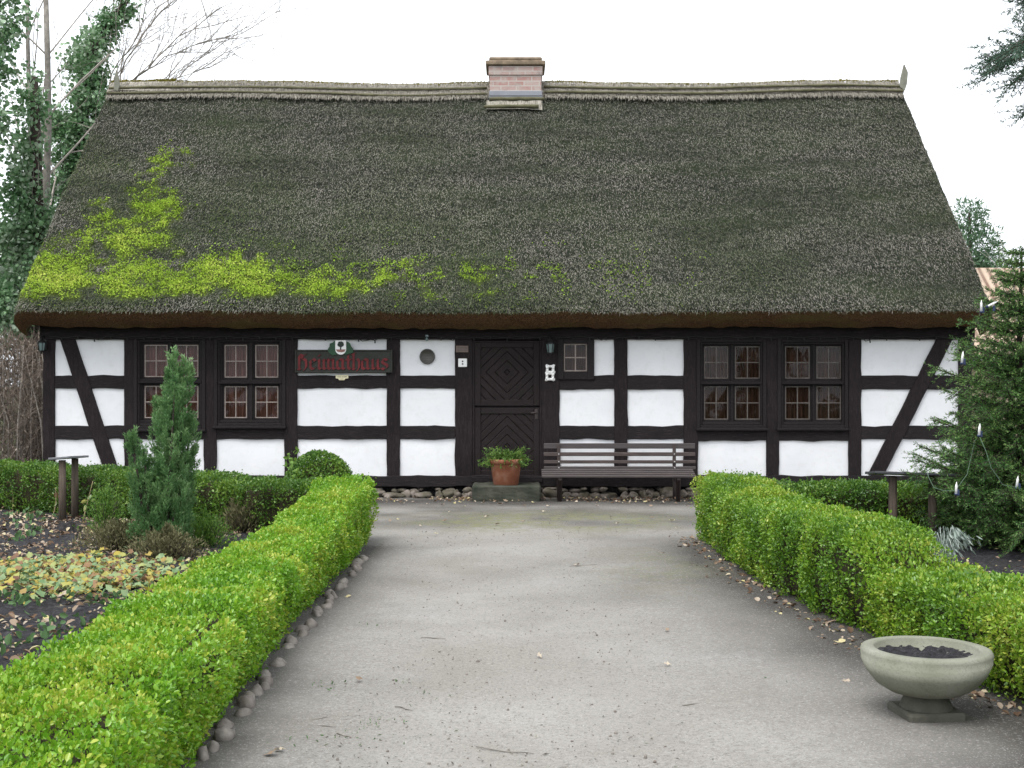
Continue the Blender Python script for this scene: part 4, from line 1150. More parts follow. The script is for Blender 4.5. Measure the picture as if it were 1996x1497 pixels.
for i in range(nn):
    for j in range(nn):
        a, b_ = (i / (nn - 1) * 2 - 1), (j / (nn - 1) * 2 - 1)
        rx, ry = a * math.sqrt(1 - b_ * b_ / 2), b_ * math.sqrt(1 - a * a / 2)
        x, y = rx * rr_ * .77, ry * rr_ * .77
        vs_.append((x, y, zr - .04 + .03 * mnoise.noise((x * 12, y * 12, 4)) + .014 * mnoise.noise((x * 40, y * 40, 1))))
for i in range(nn - 1):
    for j in range(nn - 1): fs.append((i * nn + j, (i + 1) * nn + j, (i + 1) * nn + j + 1, i * nn + j + 1))
m_ = MB(); m_.add(vs_, fs, False); o = m_.build('soil', MT['soil']); o.parent = URN; o.location = (0, 0, 0)

# ------------------------------------------------------------------ hedges
def resample(pts, step=.02):
    pts = np.array(pts, float); seg = np.linalg.norm(np.diff(pts[:, :2], axis=0), axis=1); s = np.concatenate([[0], np.cumsum(seg)])
    n = int(s[-1] / step) + 1; t = np.linspace(0, s[-1], n)
    # smooth
    out = np.stack([np.interp(t, s, pts[:, k]) for k in range(pts.shape[1])], -1)
    k = max(3, int(.16 / step)) | 1; ker = np.hanning(k + 2)[1:-1]; ker /= ker.sum()
    pad = np.pad(out, ((k // 2, k // 2), (0, 0)), 'reflect', reflect_type='odd')
    sm = np.stack([np.convolve(pad[:, j], ker, 'valid') for j in range(out.shape[1])], -1)
    return sm, t
def hedge_surface(path, t, s, u, seed, amp=1.0, gaps=True):
    """s: metres along, u in 0..1 around the section (outer-left foot, up, over the top, down the other side)"""
    c = np.stack([np.interp(s, t, path[:, k]) for k in range(4)], -1)
    tx_ = np.gradient(path[:, 0]); ty_ = np.gradient(path[:, 1])
    tx_ = np.interp(s, t, tx_); ty_ = np.interp(s, t, ty_); l = np.hypot(tx_, ty_); tx_, ty_ = tx_ / l, ty_ / l
    qx, qy = ty_, -tx_            # to the right of travel
    h, w = c[:, 2], c[:, 3]
    # each plant of the row is a little taller or wider
    pid = np.floor(s / .36 + .35 * np.sin(s * 1.3)); hsh = np.modf(np.abs(np.sin(pid * 12.9898 + seed) * 43758.5453))[0]
    hsh2 = np.modf(np.abs(np.sin(pid * 78.233 + seed) * 12543.123))[0]
    fr = s / .36 + .35 * np.sin(s * 1.3) - pid; gapd = np.minimum(fr, 1 - fr)
    h = h * (1 + .07 * (hsh - .5) * amp); w = w * (1 + .10 * (hsh2 - .5) * amp)
    per = 2 * h + w; a = u * per
    side_l = a < h; top = (a >= h) & (a < h + w)
    off = np.where(side_l, -w / 2, np.where(top, a - h - w / 2, w / 2)); z = np.where(side_l, a, np.where(top, h, per - a))
    nx_ = np.where(side_l, -1., np.where(top, 0., 1.)); nz_ = np.where(top, 1., 0.)
    # round the shoulders
    rs_ = .11
    du = np.clip((np.abs(off) - (w / 2 - rs_)) / rs_, 0, 1); dv = np.clip((z - (h - rs_)) / rs_, 0, 1)
    m = (du > 0) & (dv > 0)
    ang = np.arctan2(dv, du); so = np.sign(off); so[so == 0] = 1
    off = np.where(m, so * (w / 2 - rs_ + rs_ * np.cos(ang)), off); z = np.where(m, h - rs_ + rs_ * np.sin(ang), z)
    nx_ = np.where(m, so * np.cos(ang), nx_); nz_ = np.where(m, np.sin(ang), nz_)
    bulge = .04 * np.sin(np.clip(z / h, 0, 1) * math.pi * .75) - .05 * np.exp(-z / .07)
    off = off + np.sign(off) * bulge * (np.abs(nx_) > .3)
    p = np.stack([c[:, 0] + qx * off, c[:, 1] + qy * off, z], -1); nr = np.stack([qx * nx_, qy * nx_, nz_], -1)
    dsp = .11 * (fnoise(p, 3.2, 3, seed) - .5) * amp + .085 * (fnoise(p, 10, 2, seed + 5) - .5)
    if gaps:
        dsp = dsp - np.where(hsh > .7, 1.5, np.where(hsh > .4, .8, .25)) * .08 * np.exp(-(gapd / .09) ** 2) * (nz_ < .8) - .02 * np.exp(-(gapd / .12) ** 2)
    return p + nr * dsp[:, None], unit(nr + .25 * rvec(len(p)))
def hedge(name, label, pts, dens, mat, ln, wd, seed, loc, amp=1.0, group=None, thick=.12, cap0=True, cap1=True):
    path, t = resample(pts); L = t[-1]
    H = thing(name, label, 'hedge', loc, group)
    per = 2 * path[:, 2].mean() + path[:, 3].mean(); n = int(L * per * dens)
    s = rng.random(n) * L; u = rng.random(n)
    p, nr = hedge_surface(path, t, s, u, seed, amp)
    dep = rng.random(n) ** 1.6 * thick; p = p - nr * dep[:, None] + rvec(n) * .006
    # stray shoots poking out
    k = n // 28; p[:k] += nr[:k] * rng.uniform(.01, .045, k)[:, None]
    P_, N_ = [p], [nr]
    for cap, i0, sg in ((cap0, 0, -1), (cap1, len(path) - 1, 1)):
        if not cap: continue
        c = path[i0]; d = path[min(i0 + 1, len(path) - 1)] - path[max(i0 - 1, 0)]; d = d[:2] / np.linalg.norm(d[:2]) * sg
        m = int(c[2] * c[3] * dens * 1.1); a = rng.uniform(-.5, .5, m) * c[3]; z = rng.random(m) * c[2]
        rc = np.hypot(np.clip(np.abs(a) - (c[3] / 2 - .12), 0, 9), np.clip(z - (c[2] - .12), 0, 9))
        kk = rc < .12; a, z, rc = a[kk], z[kk], rc[kk]; m = len(a)
        q = np.stack([c[0] - d[1] * a, c[1] + d[0] * a, z], -1); nn_ = np.broadcast_to(np.array([d[0], d[1], .1]), (m, 3))
        out = .05 * np.cos(a / c[3] * math.pi) + .09 * (fnoise(q, 3.2, 3, seed) - .5) - .3 * rc
        P_.append(q + nn_ * (out - rng.random(m) ** 1.6 * thick)[:, None]); N_.append(nn_)
    p = np.concatenate(P_); nr = np.concatenate(N_); ok = p[:, 2] > .005; p, nr = p[ok], nr[ok]
    thin = fnoise(p, 5.5, 3, seed + 40)
    ok = rng.random(len(p)) < np.clip(.26 + 3.4 * (thin - .40) + .9 * np.clip(p[:, 2] - .12, -.2, .5), .12, 1)
    p, nr = p[ok], nr[ok]; n = len(p)
    v, f, kk = leafset(p, nr, .55, .35, .85, ln, wd)
    np_mesh('leaves', v, f, MT[mat], H, {'rnd': np.repeat(np.clip(rng.normal(.5, .23, n), 0, 1), kk)})
    # inner mass of twigs
    ns, nu = max(8, int(L / .06)), 30
    Sg, Ug = np.meshgrid(np.linspace(0, L, ns), np.linspace(0, 1, nu), indexing='ij')
    q, nq = hedge_surface(path, t, Sg.ravel(), Ug.ravel(), seed, amp)
    st, stn = q, nq
    c = np.stack([np.interp(Sg.ravel(), t, path[:, k]) for k in range(2)], -1)
    q[:, :2] = c + (q[:, :2] - c) * .72; q[:, 2] = q[:, 2] - .085 * np.clip(q[:, 2] / .3, 0, 1)
    fs_ = grid_faces(ns, nu)
    e0 = np.arange(nu)[None]; e1 = (np.arange(nu) + (ns - 1) * nu)[None]
    o = np_mesh('twigs', q, fs_, MT['core'], H)
    tw = MB()
    for i in range(int(L * 16)):
        ss = random.random() * L; cc = [np.interp(ss, t, path[:, k]) for k in range(4)]; sgn = random.choice((-1, 1)); b0 = cc[3] * random.uniform(.1, .38) * sgn
        tw.tube([(cc[0] + b0 * .6, cc[1] + random.uniform(-.05, .05), -.02), (cc[0] + b0, cc[1] + random.uniform(-.08, .08), cc[2] * .35), (cc[0] + b0 * 1.15, cc[1] + random.uniform(-.1, .1), cc[2] * .7)], [.009, .006, .003], 5)
    tw.build('stem', MT['barkdark'], H)
    return H
HL = hedge('hedge', 'long bright clipped box hedge along the path, bordered with round stones', [(-1.58, 3.4, .47, .68), (-1.60, 5.0, .475, .68), (-1.63, 6.2, .47, .63), (-1.64, 7.3, .455, .57), (-1.63, 8.3, .47, .53), (-1.60, 9.8, .51, .47), (-1.60, 11.2, .60, .45), (-1.66, 12.5, .61, .50)], 19000, 'box', .0180, .0105, 3, (-1.6, 8, 0), 1.0, 'box hedges')
HR = hedge('hedge', 'curving clipped box hedge along the path beside the concrete planter bowl', [(2.99, 4.3, .52, .66), (2.74, 5.6, .52, .66), (2.56, 6.9, .49, .68), (2.47, 7.6, .46, .66), (2.37, 7.85, .64, .56), (2.29, 8.4, .64, .56), (2.17, 9.7, .61, .56), (2.12, 11.2, .64, .56), (2.14, 12.5, .66, .60)], 17000, 'boxmid', .0185, .0105, 13, (2.2, 8.5, 0), 1.0, 'box hedges')
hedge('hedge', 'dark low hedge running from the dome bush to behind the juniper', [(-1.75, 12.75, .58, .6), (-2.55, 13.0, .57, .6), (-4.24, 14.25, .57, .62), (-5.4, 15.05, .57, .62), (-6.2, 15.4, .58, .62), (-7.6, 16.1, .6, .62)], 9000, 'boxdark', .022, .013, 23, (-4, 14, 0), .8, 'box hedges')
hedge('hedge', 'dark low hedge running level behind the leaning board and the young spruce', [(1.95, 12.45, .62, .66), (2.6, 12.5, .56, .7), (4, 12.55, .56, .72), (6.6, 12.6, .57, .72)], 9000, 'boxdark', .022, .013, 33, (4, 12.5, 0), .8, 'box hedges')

def crown(name, label, cat, loc, blobs, dens, mat, ln, wd, up=.3, out=.5, rnd_=.8, seed=0, thick=.12, leafname='foliage', core=True, hexa=True, stem=None, group=None, lump=.12):
    T = thing(name, label, cat, loc, group); P_, N_ = [], []
    cm = MB()
    for (c, r) in blobs:
        c = np.array(c, float); r = np.array(r, float) if hasattr(r, '__len__') else np.array([r, r, r])
        n = int(dens * 4 * math.pi * (np.prod(r) ** (2 / 3))); d = rvec(n)
        q = c + d * r; dsp = lump * 2 * (fnoise(q, 4 / max(.4, r.max()), 3, seed) - .5) * r.mean()
        q = q + d * (dsp - rng.random(n) ** 1.5 * thick)[:, None]
        P_.append(q); N_.append(d)
        if core:
            vv_, ff_ = rock(tuple(c), *(r * .78), seed + len(P_), 2); cm.add(vv_, ff_, True)
    p = np.concatenate(P_); nr = np.concatenate(N_); ok = p[:, 2] > .01; p, nr = p[ok], nr[ok]
    v, f, k = leafset(p, nr, out, up, rnd_, ln, wd, .35, hexa)
    np_mesh(leafname, v, f, MT[mat], T, {'rnd': np.repeat(np.clip(rng.normal(.5, .24, len(p)), 0, 1), k)})
    if core: cm.build('twigs', MT['core'], T)
    if stem:
        m_ = MB()
        for s_ in stem: m_.tube(s_[0], s_[1], 8)
        m_.build('trunk', MT['barkdark'], T)
    return T
# dome bush
dx, dy, dz = P(622, 925, 14.6)
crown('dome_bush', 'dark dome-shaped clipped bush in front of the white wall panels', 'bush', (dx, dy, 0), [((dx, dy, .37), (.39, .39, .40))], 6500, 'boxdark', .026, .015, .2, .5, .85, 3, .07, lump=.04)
q = P(564, 886, 13.7)
sh = thing('wild_shoot', 'leafy yellow green shoot poking up beside the dome bush', 'plant', (q[0], q[1], 0))
m_ = MB(); m_.tube([(q[0] + .05, q[1], .02), (q[0] + .02, q[1], .4), (q[0], q[1], q[2] + .02)], [.006, .005, .003], 5); m_.build('stem', MT['smallgreen'], sh)
n = 46; pz = rng.uniform(.45, q[2] + .04, n); pp = np.stack([q[0] + rng.normal(size=n) * .05 + .02, q[1] + rng.normal(size=n) * .05, pz], -1)
v, f, k = leafset(pp, rvec(n), .6, .1, .6, .055, .03); np_mesh('leaves', v, f, MT['smallgreen'], sh, {'rnd': np.repeat(rng.random(n) * .4 + .6, k)})

# ------------------------------------------------------------------ juniper
JX, JY = G(312, 1082)
def px2m(n, Y): return n * Y / F
JUN = thing('columnar_juniper', 'tall narrow juniper with two pointed tips in the left flower bed', 'juniper', (JX, JY, 0))
spires = [((340, 672), 22, 1), ((366, 690), 22, .95), ((320, 735), 30, .9), ((350, 725), 34, .9), ((300, 775), 28, .8), ((372, 800), 22, .75), ((262, 832), 14, .62), ((276, 868), 20, .55), ((372, 862), 18, .55), ((318, 830), 36, .7), ((340, 880), 36, .6), ((285, 920), 34, .5), ((360, 930), 28, .5), ((310, 950), 48, .45), ((345, 985), 38, .4)]
P_, D_, RN = [], [], []
tr = MB()
for i, ((tx_, ty_), wpx, _) in enumerate(spires):
    yo = rng.uniform(-.16, .16) if i > 1 else 0
    tip = np.array(P(tx_, ty_, JY)) + np.array([0, yo, 0]); base = np.array([JX + (tip[0] - JX) * .35, JY + yo * .4, .02])
    npl = int(85 * (tip[2] / 1.9) * (.6 + wpx / 36)) + 4
    for q in range(npl):
        t = rng.random() ** .7; wr = px2m(wpx * 1.12, JY) * math.sin(max(0, 1 - t) ** .62 * math.pi * .58)
        a = rng.uniform(0, 2 * math.pi); r_ = wr * rng.uniform(.35, 1.0)
        if q < 3: t, r_ = .90 + .03 * q, 0
        pl_ = rng.uniform(.07, .16) * (1 - .3 * t); pw = pl_ * rng.uniform(.16, .26)
        ax_ = np.array([math.cos(a) * .36, math.sin(a) * .36, .92]); ax_ /= np.linalg.norm(ax_)
        c0 = base + (tip - base) * t * .96 + np.array([math.cos(a) * r_, math.sin(a) * r_, -pl_ * .4])
        m = int(75 * pl_ / .12); u = rng.random(m); an = rng.uniform(0, 6.283, m); rr2 = pw * np.sqrt(rng.random(m)) * np.sin(np.clip(1 - u, 0, 1) ** .7 * 2.6)
        P_.append(c0 + ax_ * (u * pl_)[:, None] + np.stack([np.cos(an) * rr2, np.sin(an) * rr2, 0 * an], -1))
        D_.append(ax_ + np.stack([np.cos(an) * .5, np.sin(an) * .5, 0 * an], -1)); RN.append(np.clip(rng.normal(.36, .17) + .3 * (u - .35) + rng.normal(size=m) * .12, 0, 1))
    tr.tube([tuple(base), tuple(base * .5 + tip * .5), tuple(base * .1 + tip * .9)], [.022, .013, .005], 5)
p = np.concatenate(P_); dd = unit(np.concatenate(D_) + rvec(len(p)) * .45); rn_ = np.concatenate(RN); ok = p[:, 2] > .05; p, dd, rn_ = p[ok], dd[ok], rn_[ok]; n = len(p)
side = unit(np.cross(dd, rvec(n))); v, f = quads(p, dd, side, rng.uniform(.02, .042, n), rng.uniform(.006, .011, n))
np_mesh('foliage', v, f, MT['juniper'], JUN, {'rnd': np.repeat(rn_, 4)})
tr.build('trunk', MT['barkdark'], JUN)

def brush(name, label, cat, cpx, wpx, toppx, mat, n, depth=.25, ln=(.04, .08), seed=0, dense=1.0, spread=.5):
    X, Y = G(*cpx); T = thing(name, label, cat, (X, Y, 0)); w = px2m(wpx, Y) / 2; h = CH - (toppx - CY) * Y / F
    a = rng.uniform(0, 2 * math.pi, n); r_ = np.clip(np.abs(rng.normal(size=n)) * .62, 0, 1.5); z = rng.random(n) ** .8
    hh = h * np.clip(1.05 - .45 * r_ ** 2, .15, 1) * (.30 + 1.25 * fnoise(np.stack([np.cos(a) * r_ * 3, np.sin(a) * r_ * 3, 0 * a], -1), 1.5, 3, seed))
    p = np.stack([X + np.cos(a) * r_ * w * (.55 + .45 * z), Y + np.sin(a) * r_ * depth * (.55 + .45 * z), .03 + z * hh], -1)
    d = unit(np.stack([np.cos(a) * spread * r_, np.sin(a) * spread * r_, 0 * a + .8], -1) + rvec(n) * .55)
    side = unit(np.cross(d, rvec(n))); v, f = quads(p, d, side, rng.uniform(*ln, n), rng.uniform(.007, .014, n))
    np_mesh('foliage', v, f, MT[mat], T, {'rnd': np.repeat(rng.random(n), 4)})
    m_ = MB()
    for i in range(26):
        aa = random.uniform(0, 6.28); q_ = random.random() ** .5
        m_.tube([(X + .2 * math.cos(aa) * q_ * w, Y + .2 * math.sin(aa) * q_ * depth, 0), (X + .8 * math.cos(aa) * q_ * w, Y + .8 * math.sin(aa) * q_ * depth, h * .75)], [.005, .002], 4)
    m_.build('stem', MT['barkdark'], T); return T
brush('heather', 'brown withered heather at the foot of the juniper, next to the earth mound', 'heather', (232, 1080), 165, 1024, 'heather', 5200, .34, (.02, .05), seed=1)
brush('heather', 'greenish heather between juniper and the long box hedge', 'heather', (398, 1072), 110, 1008, 'smallgreen', 4200, .28, (.02, .045), seed=2)
brush('heather', 'dull brown low heather right under the juniper branches', 'heather', (325, 1095), 150, 1042, 'heather', 4200, .26, (.02, .05), seed=3)
brush('small_shrub', 'fresh green pointed young box bush left of the juniper', 'shrub', (205, 1044), 78, 955, 'smallgreen', 3400, .22, (.02, .04), seed=4)
brush('small_shrub', 'brown bare low shrub against the dark hedge right of the juniper', 'shrub', (468, 1045), 90, 990, 'heather', 1500, .2, seed=5)

# dry stalks
def stalks(label, items, mat='stalk', leaves=0, lmat='groundcover', name='dry_stalk', grp='dry stalks in the flower bed'):
    (bx0, by0) = items[0][0]; X0, Y0 = G(bx0, by0)
    T = thing(name, label, 'plant', (X0, Y0, 0), grp); m_ = MB(); P_ = []
    for (b_, t_, cv) in items:
        X, Y = G(*b_); top = P(t_[0], t_[1], Y); pts = []
        for k in np.linspace(0, 1, 6): pts.append((X + (top[0] - X) * k + cv * math.sin(k * 3.1), Y, .0 + top[2] * k))
        m_.tube(pts, [.007, .0065, .006, .005, .004, .003], 5); P_ += pts[2:]
    st = m_.build('stem', MT[mat], T)
    if leaves:
        P_ = np.array(P_); i = rng.integers(0, len(P_), leaves); p = P_[i] + rvec(leaves) * .03
        v, f, k = leafset(p, rvec(leaves), .6, -.2, .6, .05, .028); np_mesh('leaves', v, f, MT[lmat], T, {'rnd': np.repeat(rng.random(leaves), k)})
stalks('pale dry stalk leaning beside the left info stand with a withered yellow head', [((160, 1022), (181, 938), .0)], leaves=5)
stalks('thin bent dry stalk left of the info stand', [((98, 1020), (108, 950), .03)], leaves=8)
stalks('knotty upright dry stalk close behind the info stand posts', [((158, 1008), (162, 930), .015)], leaves=5)
stalks('clump of withered yellow stalks at the left edge of the bed', [((12, 995), (8, 925), .02), ((30, 1000), (38, 930), -.02), ((24, 1002), (20, 940), .02), ((45, 998), (52, 950), .0)], leaves=70)
stalks('two thin bare stalks in front of the dark hedge beside the long hedge', [((537, 1018), (532, 962), .01), ((547, 1020), (545, 985), 0)])
stalks('dry stem with a few yellow green leaves before the dark hedge', [((462, 1030), (448, 965), .02), ((494, 1030), (490, 950), .01)], leaves=9)

# ------------------------------------------------------------------ info stands
def info_stand(label, cx, cy, zt, yaw, w, dpt, gap, mat):
    T = thing('info_stand', label, 'info stand', (cx, cy, 0), 'info stands in the beds'); ca, sa = math.cos(yaw), math.sin(yaw)
    for sgn in (-1, 1):
        m_ = MB(); a = sgn * gap / 2
        m_.tube([(cx + ca * a, cy + sa * a, -.05), (cx + ca * a, cy + sa * a, zt * .5), (cx + ca * a, cy + sa * a, zt - .02)], [.042, .040, .038], 12); m_.build('post', MT['postwood'], T)
    m_ = MB(); m_.box(-w / 2, w / 2, -dpt / 2, dpt / 2, -.012, .012, .004); o = m_.build('board', mat, T)
    o.location = (0, 0, zt); o.rotation_euler = (R(-5), R(2), yaw); return T
ya_ = 14.05; xa = (134 - CX) * ya_ / F
info_stand('low grey info board on two wooden posts left of the juniper', xa, ya_, CH - (892 - CY) * ya_ / F, R(84), .50, .24, .31, MT['greyboard'])
xa = (1779 - CX) * 11.75 / F
info_stand('low dark info board on two wooden posts beside the young spruce', xa, 11.75, CH - (924 - CY) * 11.75 / F, R(0), .80, .34, .37, MT['slate'])

# ------------------------------------------------------------------ left bed: mound, ground cover, litter, weeds
mx_, my_ = G(132, 1045)
nn = 36; vs_ = []; fs = []
for i in range(nn + 1):
    for j in range(nn + 1):
        a, b_ = i / nn * 2 - 1, j / nn * 2 - 1; r_ = min(1, math.hypot(a, b_))
        vs_.append((mx_ + a * .2, my_ + b_ * .2, .02 + .12 * (1 - r_ ** 1.5) + .035 * mnoise.noise((a * 4, b_ * 4, 0)) + .02 * mnoise.noise((a * 11, b_ * 11, 3)) - .06 * (r_ >= 1)))
for i in range(nn):
    for j in range(nn): fs.append((i * (nn + 1) + j, (i + 1) * (nn + 1) + j, (i + 1) * (nn + 1) + j + 1, i * (nn + 1) + j + 1))
m_ = MB(); m_.add(vs_, fs, True); o = m_.build('earth_mound', MT['soil']); tag(o, 'small heap of dark earth in front of the left info stand', 'mound')

def star_leaves(p, size, tilt=.5):
    """five lobed leaves lying about, slightly cupped"""
    n = len(p); k = 10
    nr = unit(np.array([0, -.15, 1.]) + rvec(n) * tilt); u = unit(np.cross(nr, rvec(n))); w = np.cross(nr, u)
    ang = np.linspace(0, 2 * math.pi, k, endpoint=False); rad = np.where(np.arange(k) % 2 == 0, 1.0, .72)
    v = np.empty((n, k + 1, 3)); v[:, 0] = p
    s = size[:, None]
    for i in range(k):
        rr2 = rad[i] * (1 + .15 * rng.normal(size=(n, 1)))
        v[:, i + 1] = p + (u * math.cos(ang[i]) + w * math.sin(ang[i])) * s * rr2 + nr * s * rng.uniform(-.25, .3, (n, 1))
    b = np.arange(n)[:, None, None] * (k + 1)
    f = np.stack([np.zeros(k, int), 1 + np.arange(k), 1 + (np.arange(k) + 1) % k], -1)[None] + b
    return v.reshape(-1, 3), f.reshape(-1, 3), k + 1
n = 1900; ctr = [G(75, 1120), G(170, 1108), G(235, 1118), G(180, 1140), G(265, 1135)]
wts = rng.integers(0, 5, n); cc = np.array(ctr)[wts]
p2 = cc + rng.normal(size=(n, 2)) * np.array([.25, .30]) + np.array([0, -.35]); zz = .035 + rng.random(n) * .09
p = np.concatenate([p2, zz[:, None]], 1); ok = (p[:, 0] < -2.15); p = p[ok]; n = len(p)
v, f, k = star_leaves(p, rng.uniform(.018, .042, n), .65)
o = np_mesh('ground_cover', v, f, MT['groundcover'], None, {'rnd': np.repeat(rng.random(n), k)}); tag(o, 'patch of yellowing lobed leaves covering the soil near the long hedge', 'ground cover', kind='stuff')
n = 14000
X = rng.uniform(-7, -1.95, n); Y = rng.uniform(4.5, 15.5, n)
ok = (Y < lb_front(X) - .02) & (fnoise(P3(X, Y), 1.1, 3, 66) > .40) & (rng.random(n) < np.where(Y > 8.5, 1, .55))
X, Y = X[ok], Y[ok]; n = len(X); p = P3(X, Y, left_soil(X, Y) + .012)
nr = unit(np.array([0, -.1, 1.]) + rvec(n) * .55); d = unit(np.cross(nr, rvec(n))); side = np.cross(nr, d); l = rng.uniform(.02, .07, n)
v, f = hexes(p, d, side, nr, l, l * rng.uniform(.35, .7, n), .18)
o = np_mesh('leaf_litter', v, f, MT['litter'], None, {'rnd': np.repeat(rng.random(n), 6)}); tag(o, 'dry brown and pale leaves littering the left flower bed', 'leaf litter', kind='stuff')
n = 650; X = rng.uniform(2.4, 6, n); Y = rng.uniform(4.5, 12, n); ok = X > path_right(Y) + .6; X, Y = X[ok], Y[ok]; n = len(X); p = P3(X, Y, right_soil(X, Y) + .01)
nr = unit(np.array([0, -.1, 1.]) + rvec(n) * .5); d = unit(np.cross(nr, rvec(n))); side = np.cross(nr, d); l = rng.uniform(.02, .05, n)
v, f = hexes(p, d, side, nr, l, l * .5, .15)
o = np_mesh('leaf_litter', v, f, MT['litter'], None, {'rnd': np.repeat(rng.random(n), 6)}); tag(o, 'scattered dry leaves on the soil under the young spruce', 'leaf litter', kind='stuff')
P_ = []
for (a, b_, m, r_) in ((60, 1025, 60, .3), (30, 1012, 30, .2), (65, 1045, 25, .12), (15, 1180, 30, .15), (45, 1195, 20, .12), (215, 1185, 26, .12), (130, 1165, 22, .2), (250, 1158, 22, .14), (20, 1270, 60, .35), (90, 1250, 40, .25), (40, 1060, 20, .12), (8, 1120, 26, .12)):
    X, Y = G(a, b_); q = np.stack([X + rng.normal(size=m) * r_ * .5, Y + rng.normal(size=m) * r_, .03 + rng.random(m) * .05], -1); P_.append(q)
p = np.concatenate(P_); n = len(p); v, f, k = leafset(p, np.broadcast_to(np.array([0, 0, 1.]), (n, 3)), .6, .1, .8, .05, .03)
o = np_mesh('weeds', v, f, MT['weed'], None, {'rnd': np.repeat(rng.random(n), k)}); tag(o, 'small green weeds sprouting in the left flower bed', 'weeds', kind='stuff')
# silver plant on the right
sx_, sy_ = 3.42, 9.6
q = P(1840, 1065, 9.6); T = thing('silver_plant', 'pale silver plant with hanging leaves behind the curving hedge', 'plant', (q[0], q[1], 0)); n = 240; st = MB(); P_, D_ = [], []
for i in range(26):
    a = rng.uniform(0, 6.28); l = rng.uniform(.10, .24); pts = [(q[0] + math.cos(a) * l * t, q[1] + math.sin(a) * l * t * .8, .12 + (.24 + .10 * rng.random()) * math.sin(t * 2.3)) for t in np.linspace(0, 1, 6)]
    st.tube(pts, .004, 4)
    for pt in pts[1:]:
        for _ in range(3): P_.append(np.array(pt) + rng.normal(size=3) * .012); D_.append(np.array([math.cos(a) * .5, math.sin(a) * .4, -.7]))
p = np.array(P_); d = unit(np.array(D_) + rvec(len(p)) * .35); s_ = unit(np.cross(d, rvec(len(p)))); v, f = quads(p, d, s_, rng.uniform(.04, .085, len(p)), .016)
np_mesh('leaves', v, f, MT['silver'], T, {'rnd': np.repeat(rng.random(len(p)), 4)}); st.tube([(q[0], q[1], 0), (q[0], q[1], .3)], .01, 5); st.build('stem', MT['silver'], T)

# edging stones
yy_ = 5.15; k = 0
while yy_ < 11.0:
    k += 1; L_ = random.uniform(.08, .145)
    X = -1.295 + .013 * max(0, 8.5 - yy_) + random.uniform(-.025, .025); m_ = MB()
    m_.add(*rock((0, 0, 0), L_ * .34, L_ * .50, .045, k + 200, 2, random.uniform(-.6, .6)), smooth=True)
    o = m_.build('edging_stone', MT['edgestone']); o.location = (X, yy_, random.uniform(.0, .024)); o.rotation_euler = (random.uniform(-.25, .25), random.uniform(-.3, .1), 0)
    tag(o, 'rounded grey brown edging stone at the foot of the long box hedge', 'edging stone', 'edging stones along the long hedge')
    yy_ += L_ * random.choice((.95, 1.1, 1.3, 2.2, 3.2))

# fallen leaves, twigs and weeds on the path
def leaf_proto(seed):
    random.seed(seed); m_ = MB(); vs_ = [(0, 0, .012)]; k = 10
    for i in range(k):
        a = 2 * math.pi * i / k; r_ = (1 if i % 2 == 0 else .55) * random.uniform(.7, 1.15)
        vs_.append((math.cos(a) * r_ * .045, math.sin(a) * r_ * .034, .006 + random.uniform(0, .022)))
    m_.add(vs_, [(0, 1 + i, 1 + (i + 1) % k) for i in range(k)], True, r=(.55, .85, .95, .4, .75)[seed])
    return m_
lp = []
for k in range(5):
    m_ = leaf_proto(k); o = m_.build('fallen_leaf', MT['litter']); lp.append(o)
random.seed(99)
spots = [(1020, 1020), (876, 1000), (850, 1043), (970, 1025), (820, 1028), (1190, 1010), (1203, 1023), (1310, 1018), (1270, 1012), (1318, 1033), (1268, 990), (785, 984), (775, 1015), (1325, 1070), (1338, 1068), (1290, 1082), (1465, 1140), (1424, 1105), (1440, 1118), (1400, 1100), (1610, 1222), (1620, 1236), (1640, 1258), (1605, 1250), (1650, 1335), (530, 1478), (545, 1470), (680, 1168), (700, 1330), (1125, 1105), (1300, 1233), (1050, 1283), (905, 990), (868, 1018), (950, 1010), (760, 1018), (1060, 1000), (1380, 1090), (1500, 1150), (1540, 1182), (1370, 1078), (1300, 1300)]
for i in range(34): spots.append((random.uniform(740, 1350), random.uniform(976, 990)))
for i, (a, b_) in enumerate(spots):
    X, Y = G(a, b_); s_ = lp[i % 5]
    o = s_ if i < 5 else s_.copy()
    if i >= 5: COL.objects.link(o)
    k_ = random.uniform(.5, 1.0)
    o.location = (X, min(Y, 16.95), .012); o.rotation_euler = (random.uniform(-.3, .3), random.uniform(-.3, .3), random.uniform(0, 6.28)); o.scale = (k_, k_, k_)
    tag(o, 'single dry fallen leaf lying on the sandy path', 'fallen leaf', 'fallen leaves on the path')
tws = [((505, 1447), (640, 1400), 'long thin twig slanting across the path near the long hedge', .02), ((560, 1412), (655, 1420), 'straight thin twig beside the long hedge', .005), ((928, 1458), (1040, 1472), 'dark twig at the bottom middle of the path', -.01), ((770, 1380), (806, 1388), 'short dark twig in the middle of the path', .01), ((656, 1432), (685, 1440), 'short pale twig near the small weeds', .0), ((820, 1245), (870, 1247), 'faint small twig halfway up the path', .01), ((1330, 1378), (1400, 1372), 'grey twig left of the planter bowl', .02), ((1110, 1105), (1165, 1102), 'thin twig far up the path', .01)]
for a, b_, lab, cv in tws:
    A, B = G(*a), G(*b_); m_ = MB()
    m_.tube([(A[0] + (B[0] - A[0]) * t + cv * math.sin(t * 6), A[1] + (B[1] - A[1]) * t + cv * math.sin(t * 3.1), .006 + .002 * math.sin(t * 9)) for t in np.linspace(0, 1, 7)], [.002, .003, .003, .0026, .0025, .002, .001], 5)
    o = m_.build('twig', MT['bark']); tag(o, lab, 'twig', 'twigs on the path')
